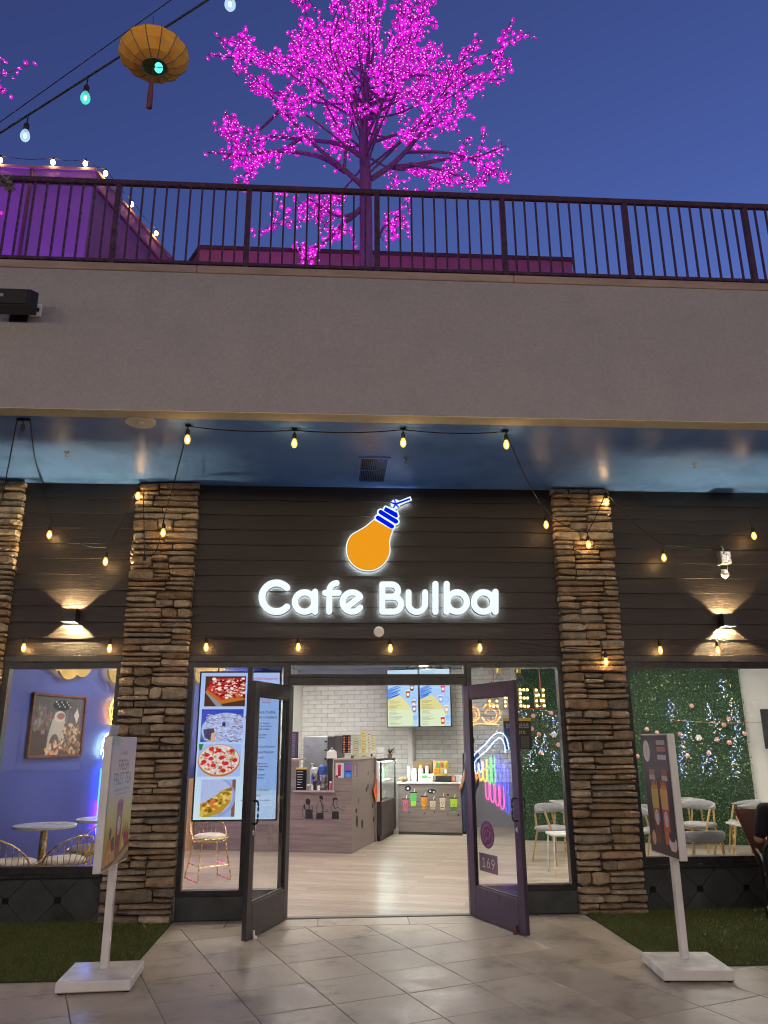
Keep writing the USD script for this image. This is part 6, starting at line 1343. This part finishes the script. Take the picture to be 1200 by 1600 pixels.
def grey_chair(name, label, loc, rz, group=None):
    t = Thing(name, label, 'chair', group, loc=loc, rz=rz)
    t.part('seat', hull([(x, y, z) for z, k in ((.43, .92), (.445, 1), (.475, 1), (.49, .93)) for x, y in ((-.23 * k, -.20 * k), (.23 * k, -.20 * k), (.21 * k, .22 * k), (-.21 * k, .22 * k), (0, -.235 * k), (0, .25 * k))]), 'grey_fabric', 60, local=True)
    arcp = [(.285 * math.cos(a) * 1.0, .27 * math.sin(a) - .02) for a in np.linspace(-.35, math.pi + .35, 22)]
    V, F_ = [], []
    for i, (x, y) in enumerate(arcp):
        e = abs(i - 10.5) / 10.5; h0, h1 = .655 + .06 * e ** 2, .80 - .075 * e ** 2; nx, ny = x / math.hypot(x, y + .02), (y + .02) / math.hypot(x, y + .02); th = .022 * (1 - .3 * e ** 4)
        for dx, z in ((th, h0 + .02), (th * 1.15, (h0 + h1) / 2), (th, h1 - .015), (0, h1), (-th, h1 - .015), (-th * 1.15, (h0 + h1) / 2), (-th, h0 + .02), (0, h0)): V.append((x + nx * dx, y + ny * dx, z))
    for i in range(21):
        for j in range(8): a, b = i * 8 + j, i * 8 + (j + 1) % 8; F_ += [(a, b, b + 8), (a, b + 8, a + 8)]
    for b, s_ in ((0, 1), (21 * 8, -1)):
        for j in range(1, 7): F_.append((b, b + j + 1, b + j) if s_ > 0 else (b, b + j, b + j + 1))
    t.part('backrest', (np.array(V), np.array(F_)[:, ::-1]), 'grey_fabric', 60, local=True)
    for sx in (-1, 1):
        t.part('front_leg', tube([(sx * .25, -.24, 0), (sx * .225, -.17, .42), (sx * .275, -.09, .70)], [.011, .016, .015], 8), 'brass_wood', True, local=True)
        t.part('rear_leg', tube([(sx * .23, .28, 0), (sx * .185, .19, .42), (sx * .17, .235, .67)], [.011, .016, .015], 8), 'brass_wood', True, local=True)
    t.part('seat_rail', join([tube([(-.22, -.17, .415), (.22, -.17, .415)], .012, 6), tube([(-.18, .19, .415), (.18, .19, .415)], .012, 6)]), 'brass_wood', local=True)
    return t
def place_px(px, py, z): return at(px, py, z=z)
q = at(1107, 1298, y=.50); gc = grey_chair('grey_chair', 'grey upholstered chair with its back to the right window, nearest the glass', (q[0], .78, q[2] - .80), math.pi)
q = at(1150, 1258, z=.72); copy_of(gc, 'grey_chair', (q[0] + .1, q[1], 0), -1.9, 'grey upholstered chair turned sideways before the hedge wall, right of the middle')
q = at(1086, 1262, z=.70); copy_of(gc, 'grey_chair', (q[0], q[1], 0), -.9, 'grey upholstered chair behind the small white table, seen right of the dark poster')
q = at(997, 1262, z=.72); copy_of(gc, 'grey_chair', (q[0] + .05, q[1] - .6, 0), .9, 'grey upholstered chair just right of the right stone pillar')
q = at(866, 1265, z=.72); copy_of(gc, 'grey_chair', (q[0], q[1], 0), .5, 'grey upholstered chair seen through the window right of the doors')
q = at(1075, 1248, z=.76); table('square_table', 'small square white table with gold legs behind the dark poster stand', (q[0] - .1, q[1] + .1, 0), .30, .76, 'marble', True)
q = at(1150, 1287, z=.60); table('square_table', 'low square white table with gold legs beside the sideways grey chair', (q[0] + .30, q[1], 0), .30, .60, 'marble', True)
q = at(883, 1252, z=.78); table('square_table', 'white table with gold legs seen through the window right of the doors', (q[0] + .15, q[1], 0), .32, .78, 'marble', True)
q = at(880, 1302, z=.5); st = Thing('white_stool', 'low white stool with thin legs seen through the window right of the doors', 'stool', loc=(q[0], q[1], 0)); st.part('seat', bevel(-.2, .2, -.18, .18, .48, .51, .006), 'white_paint', local=True)
for sx in (-1, 1):
    for sy in (-1, 1): st.part('leg', tube([(sx * .19, sy * .17, 0), (sx * .17, sy * .15, .479)], .009, 6), 'white_paint', True, local=True)
# marquee letters and two bulb ornaments in the window right of the doors
O = Thing('open_sign', 'marquee letters spelling OPEN studded with small bulbs in the window right of the doors', 'sign', loc=(1.4, .22, 2.25))
w, h, sw = .115, .215, .034
def lx(px): return float(at(px, 1090, y=.24)[0])
zlo = float(at(830, 1106, y=.24)[2])
SH_ = {'O': [(0, 0, sw, h), (w - sw, 0, w, h), (sw, 0, w - sw, sw), (sw, h - sw, w - sw, h)], 'P': [(0, 0, sw, h), (sw, h - sw, w, h), (sw, h / 2 - sw / 2, w, h / 2 + sw / 2), (w - sw, h / 2 + sw / 2, w, h - sw)], 'E': [(0, 0, sw, h), (sw, 0, w, sw), (sw, h / 2 - sw / 2, w * .9, h / 2 + sw / 2), (sw, h - sw, w, h)], 'N': [(0, 0, sw, h), (w - sw, 0, w, h)]}
for c, px in (('O', 762), ('P', 786), ('E', 810), ('N', 835)):
    x = lx(px); rects = [box(x + a, x + c2, .215, .255, zlo + b, zlo + d2_) for a, b, c2, d2_ in SH_[c]]
    if c == 'N': rects.append(prism(Polygon([(x + sw, zlo + h), (x + sw, zlo + h - .06), (x + w - sw, zlo), (x + w - sw, zlo + .06)]), .036, (0, .253, 0)))
    lp = O.part('letter', join(rects), 'marquee_metal')
    spots = {'O': [(.017, z) for z in (.02, .075, .135, .195)] + [(w - .017, z) for z in (.02, .075, .135, .195)] + [(w / 2, .017), (w / 2, h - .017)], 'P': [(.017, z) for z in (.02, .065, .11, .155, .198)] + [(.06, h - .017), (.1, h - .017), (.06, .107), (.1, .107), (w - .017, .155)], 'E': [(.017, z) for z in (.02, .065, .11, .155, .198)] + [(x_, z) for x_ in (.06, .1) for z in (.017, .107, .198)], 'N': [(.017, z) for z in (.02, .075, .135, .195)] + [(w - .017, z) for z in (.02, .075, .135, .195)] + [(.045, .14), (.07, .08)]}[c]
    for a, b in spots: O.part('small_bulb', ball(.0135, (x + a, .208, zlo + b), 1), 'marquee_bulb', True, parent=lp)
O.part('hanging_rod', tube([(lx(772), .235, zlo + h), (lx(772), .235, CEIL)], .006, 6), 'orange_cloth'); O.part('hanging_rod', tube([(lx(845), .235, zlo + h), (lx(845), .235, CEIL)], .006, 6), 'orange_cloth')
O.part('bar', tube([(lx(762), .24, zlo - .012), (lx(850), .24, zlo - .012)], .006, 6), 'orange_cloth')
for k, px in enumerate((780, 811)):
    p = at(px, 1062, y=.42); t = Thing('bulb_bottle', ['clear bulb shaped bottle with a yellow cap, left of the pair above the OPEN letters', 'clear bulb shaped bottle with a yellow cap, right of the pair above the OPEN letters'][k], 'bottle', loc=p)
    t.part('glass', lathe([(.02, -.075), (.055, -.05), (.06, -.01), (.045, .03), (.024, .06), (.024, .075)], 16), 'bulb_glass', True, local=True); t.part('cap', lathe([(.026, .075), (.026, .115), (.015, .13)], 14), 'decal_yellow', 40, local=True); t.part('cord', tube([(0, 0, .13), (0, 0, CEIL - p[2])], .002, 4), 'wire_black', local=True)
im = Image.new('RGB', (90, 110), (40, 38, 36)); d = ImageDraw.Draw(im); d.rectangle((0, 0, 90, 10), fill=(214, 180, 50)); tall_text(im, (45, 20), 'BUSINESS', 74, 16, (190, 200, 206)); tall_text(im, (45, 42), 'Hours', 52, 15, (214, 196, 70))
for k in range(6): d.line((12, 66 + 7 * k, 46, 66 + 7 * k), fill=(130, 130, 126), width=2); d.line((54, 66 + 7 * k, 80, 66 + 7 * k), fill=(130, 130, 126), width=2)
a_, b_, c_ = at(786, 1122, y=.026), at(829, 1122, y=.026), at(786, 1171, y=.026); t = Thing('hours_sign', 'dark business hours notice stuck on the window beside the right door', 'sign', loc=a_); t.part('backing', box(a_[0], b_[0], .0262, .0285, c_[2], a_[2]), 'black_plastic'); printed(t, 'notice', im, (a_[0], .0255, a_[2]), (b_[0] - a_[0], 0, 0), (0, 0, c_[2] - a_[2]), 'print')

# ------------------------------------------------------------------ people
def flesh(chains, edge=.02, it=6):
    """one smooth skin over tapered bones: chains of (point, radius)"""
    M = []
    for ch in chains:
        for (p, r), (q, s) in zip(ch[:-1], ch[1:]):
            M.append(manifold3d.Manifold.batch_hull([manifold3d.Manifold.sphere(r, 20).translate(tuple(map(float, p))), manifold3d.Manifold.sphere(s, 20).translate(tuple(map(float, q)))]))
    m = manifold3d.Manifold.batch_boolean(M, manifold3d.OpType.Add).refine_to_length(edge).to_mesh()
    t = trimesh.Trimesh(np.array(m.vert_properties[:, :3]), np.array(m.tri_verts)); t.merge_vertices()
    trimesh.smoothing.filter_taubin(t, iterations=it); return np.array(t.vertices), np.array(t.faces)
def head(c, fwd, side, up):
    m = trimesh.creation.icosphere(3, 1.0); v = np.array(m.vertices)
    x, y, z = v[:, 0], v[:, 1], v[:, 2]                 # x side, y forward, z up
    w = np.where(z < 0, 1 - .28 * z * z, 1.0)
    v2 = np.stack([x * .076 * w, y * .098 * np.where(z < -.3, .92, 1), z * .118], 1)
    nose = np.exp(-((x / .16) ** 2 + ((z + .12) / .22) ** 2)) * (y > .6); v2[:, 1] += .022 * nose
    eye = (np.exp(-(((np.abs(x) - .36) / .15) ** 2 + ((z - .08) / .10) ** 2))) * (y > .4); v2[:, 1] -= .008 * eye
    chin = np.exp(-((x / .25) ** 2 + ((z + .82) / .18) ** 2)) * (y > .1); v2[:, 1] += .016 * chin
    mouth = np.exp(-((x / .28) ** 2 + ((z + .45) / .04) ** 2)) * (y > .5); v2[:, 1] -= .004 * mouth
    return c + v2 @ np.array([side, fwd, up]), m.faces
def hand(w, d, side, s=1.0):
    d = np.asarray(d, float); d /= np.linalg.norm(d); side = np.asarray(side, float); n = np.cross(d, side)
    ch = [[(w, .024), (w + d * .045, .028)], [(w + d * .04 - side * .02, .018), (w + d * .085 - side * .028, .016)], [(w + d * .04 + side * .02, .018), (w + d * .08 + side * .028, .015)]]
    for k, (o, L) in enumerate(((-.030, .068), (-.010, .078), (.010, .072), (.028, .056))):
        b = w + d * .088 + side * o; ch.append([(b, .0095), (b + d * L * .5 + n * .006, .009), (b + d * L * .9 + n * .026, .0078)])
    ch.append([(w + d * .03 - side * .025, .013), (w + d * .062 - side * .052 + n * .01, .0105), (w + d * .088 - side * .056 + n * .022, .009)])
    return ch
V3 = lambda *a: np.array(a, float)
def person_standing():
    base = at(726, 1304, z=0.0) + (0.05, -.02, 0); fw = -E1 * .9 + E2 * .45; fw /= np.linalg.norm(fw); sd = np.cross(fw, EZ)      # sd: the person's right
    P = lambda f, s, z: base + fw * f + sd * s + EZ * z
    t = Thing('person', 'person in dark top and jeans standing at the back counter, mostly hidden', 'person', loc=base)
    hipL, hipR, shL, shR = P(-.10, -.09, .93), P(-.10, .09, .93), P(-.14, -.17, 1.42), P(-.14, .17, 1.42)
    arms = []
    for sh, s_ in ((shL, -1), (shR, 1)):
        el = sh - fw * .02 + sd * s_ * .05 - EZ * .28; wr = el + fw * .10 - EZ * .22; arms.append((sh, el, wr, s_))
    t.part('body', flesh([[(P(-.14, 0, 1.36), .06), (P(-.13, 0, 1.55), .052), (P(-.115, 0, 1.60), .05)], [(P(-.12, 0, .98), .13), (P(-.13, 0, 1.30), .13)], [(shL, .05), (shR, .05)]] + [[(sh, .05), (el, .04), (wr, .027)] for sh, el, wr, s_ in arms] + sum([hand(wr, fw * .3 - EZ * .9, sd * s_) for sh, el, wr, s_ in arms], []) + [[(h_, .085), (P(.0, s_ * .08, .50), .055), (P(0, s_ * .09, .10), .042)] for h_, s_ in ((hipL, -1), (hipR, 1))], .012), 'skin', True)
    t.part('head', head(P(-.10, 0, 1.69), fw, sd, EZ), 'skin', True); hm = ball(1, (0, 0, 0), 3); hv = np.array(hm[0]); keep = ~((hv[:, 1] > .45) & (hv[:, 2] < .45)) & (hv[:, 2] > -.75); hv2 = P(-.115, 0, 1.705) + (hv * [.086, .106, .122]) @ np.array([sd, fw, EZ]); fm = np.array(hm[1]); t.part('hair', (hv2, fm[keep[fm].all(1)]), 'hair', True)
    t.part('shirt', flesh([[(P(-.11, -.06, .92), .135), (P(-.12, -.03, 1.15), .135), (P(-.14, -.06, 1.34), .125)], [(P(-.11, .06, .92), .135), (P(-.12, .03, 1.15), .135), (P(-.14, .06, 1.34), .125)], [(shL, .068), (shR, .068)]] + [[(sh, .068), (sh + (el - sh) * .75, .058)] for sh, el, wr, s_ in arms], .025), 'black_cloth', True)
    t.part('jeans', flesh([[(P(-.10, -.05, .95), .125), (P(-.10, .05, .95), .125)]] + [[(h_, .105), (P(-.02, s_ * .085, .50), .072), (P(-.01, s_ * .09, .09), .060)] for h_, s_ in ((hipL, -1), (hipR, 1))], .025), 'denim', True)
    for s_ in (-1, 1): t.part('shoe', flesh([[(P(-.03, s_ * .09, .055), .048), (P(.10, s_ * .095, .045), .042), (P(.17, s_ * .10, .035), .032)]], .015), 'black_cloth', True); t.part('sole', prism(LineString([(-.05, 0), (.17, 0)]).buffer(.048), .022, P(0, s_ * .095, .0005), fw, sd, EZ), 'white_plastic')
person_standing()
def person_seated():
    yb = -.80; c = at(1232, 1300, y=yb); base = V3(c[0], yb, 0); fw = V3(.42, .90, 0); fw /= np.linalg.norm(fw); sd = np.cross(fw, EZ)
    P = lambda f, s, z: base + fw * f + sd * s + EZ * z
    t = Thing('person', 'person in a black top with bare forearm seated at the right edge', 'person', loc=base)
    shL, shR = P(.04, -.19, 1.03), P(.04, .19, 1.03); arms = [(shL, P(.02, -.27, .76), P(.24, -.20, .72), -1), (shR, P(.02, .27, .76), P(.24, .18, .72), 1)]
    legs = [(P(0, s_ * .10, .55), P(.44, s_ * .13, .55), P(.46, s_ * .13, .09), s_) for s_ in (-1, 1)]
    t.part('body', flesh([[(P(.03, 0, 1.0), .06), (P(.06, 0, 1.17), .052), (P(.08, 0, 1.22), .05)], [(P(0, 0, .60), .13), (P(.03, 0, .92), .13)], [(shL, .05), (shR, .05)]] + [[(a, .05), (b, .041), (d_, .028)] for a, b, d_, s_ in arms] + sum([hand(d_, fw * .9 - sd * s_ * .2, sd * s_) for a, b, d_, s_ in arms], []) + [[(a, .085), (b, .058), (d_, .042)] for a, b, d_, s_ in legs], .012), 'skin', True)
    t.part('head', head(P(.10, 0, 1.32), fw, sd, EZ), 'skin', True); hm = ball(1, (0, 0, 0), 3); hv = np.array(hm[0]); keep = ~((hv[:, 1] > .45) & (hv[:, 2] < .45)) & (hv[:, 2] > -.75); fm = np.array(hm[1]); t.part('hair', (P(.085, 0, 1.335) + (hv * [.086, .106, .122]) @ np.array([sd, fw, EZ]), fm[keep[fm].all(1)]), 'hair', True)
    t.part('shirt', flesh([[(P(0, -.07, .58), .14), (P(.02, -.06, .80), .135), (P(.03, -.08, .96), .12)], [(P(0, .07, .58), .14), (P(.02, .06, .80), .135), (P(.03, .08, .96), .12)], [(shL, .070), (shR, .070)]] + [[(a, .070), (a + (b - a) * .8, .060)] for a, b, d_, s_ in arms], .025), 'black_cloth', True)
    t.part('trousers', flesh([[(P(0, -.06, .56), .125), (P(0, .06, .56), .125)]] + [[(a, .10), (b, .075), (d_, .060)] for a, b, d_, s_ in legs], .025), 'black_cloth', True)
    for a, b, d_, s_ in legs: t.part('shoe', flesh([[(P(.43, s_ * .13, .05), .046), (P(.58, s_ * .14, .042), .038), (P(.64, s_ * .145, .034), .028)]], .015), 'black_cloth', True)
    k = Thing('patio_chair', 'black metal patio chair with a grey seat at the right edge of the photo', 'chair', loc=base)
    k.part('seat', frame(bevel(-.24, .24, -.25, .25, .40, .435, .012), base, fw, sd, EZ), 'grey_fabric')
    for s_ in (-1, 1):
        k.part('arm_frame', tube(spline([P(.24, s_ * .27, .0), P(.25, s_ * .27, .40), P(.20, s_ * .29, .62), P(-.05, s_ * .30, .66), P(-.24, s_ * .27, .60), P(-.27, s_ * .25, .40), P(-.30, s_ * .26, .0)], 6), .017, 8), 'black_plastic', True)
    k.part('back', tube(spline([P(-.26, -.25, .42), P(-.33, -.24, .72), P(-.36, -.10, .80), P(-.36, .10, .80), P(-.33, .24, .72), P(-.26, .25, .42)], 6), .017, 8), 'black_plastic', True)
    for q in np.linspace(-.16, .16, 5): k.part('slat', tube([P(-.25, q, .43), P(-.345, q, .78)], .009, 6), 'black_plastic')
    k.part('seat_frame', join([tube([P(.24, -.26, .385), P(.24, .26, .385)], .013, 6), tube([P(-.26, -.25, .385), P(-.26, .25, .385)], .013, 6)]), 'black_plastic')
person_seated()
yb = -.22; q = [at(*p, y=yb) for p in ((1148, 1263), (1222, 1266), (1262, 1430), (1215, 1432), (1186, 1346))]
t = Thing('brown_board', 'brown wooden board standing against the right window behind the seated person', 'board', loc=q[4]); t.part('panel', prism(Polygon([(p[0], max(p[2], .034)) for p in q]), .03, (0, yb + .03, 0)), 'brown_board'); t.part('edge_strip', prism(LineString([(q[0][0], q[0][2]), (q[4][0], q[4][2])]).buffer(.018, cap_style=2), .012, (0, yb - .0005, 0)), 'picture_frame')
q = at(1226, 1470, z=0); t = Thing('red_tub', 'bright red plastic tub just cut by the lower right edge of the photo', 'tub', loc=(q[0], q[1], .01)); t.part('tub', lathe([(.075, 0.02), (.085, .03), (.105, .24), (.112, .25)], 24), 'red_plastic', 40, local=True); t.part('handle', tube([(.11 * math.cos(a), 0, .25 + .08 * math.sin(a)) for a in np.linspace(0, math.pi, 12)], .005, 6), 'white_plastic', True, local=True)

a_, b_ = atv(1188, 1108, 6.2), atv(1240, 1170, 6.2)
t = Thing('wall_screen', 'dark switched off screen on the white wall right of the hedge wall', 'screen', loc=a_); t.part('panel', ubox(float(a_ @ E1), float(b_ @ E1), 6.20, 6.25, b_[2], a_[2]), 'black_plastic'); t.part('mount', ubox(float(a_ @ E1) + .1, float(b_ @ E1) - .1, 6.251, 6.615, b_[2] + .15, a_[2] - .15), 'black_plastic')
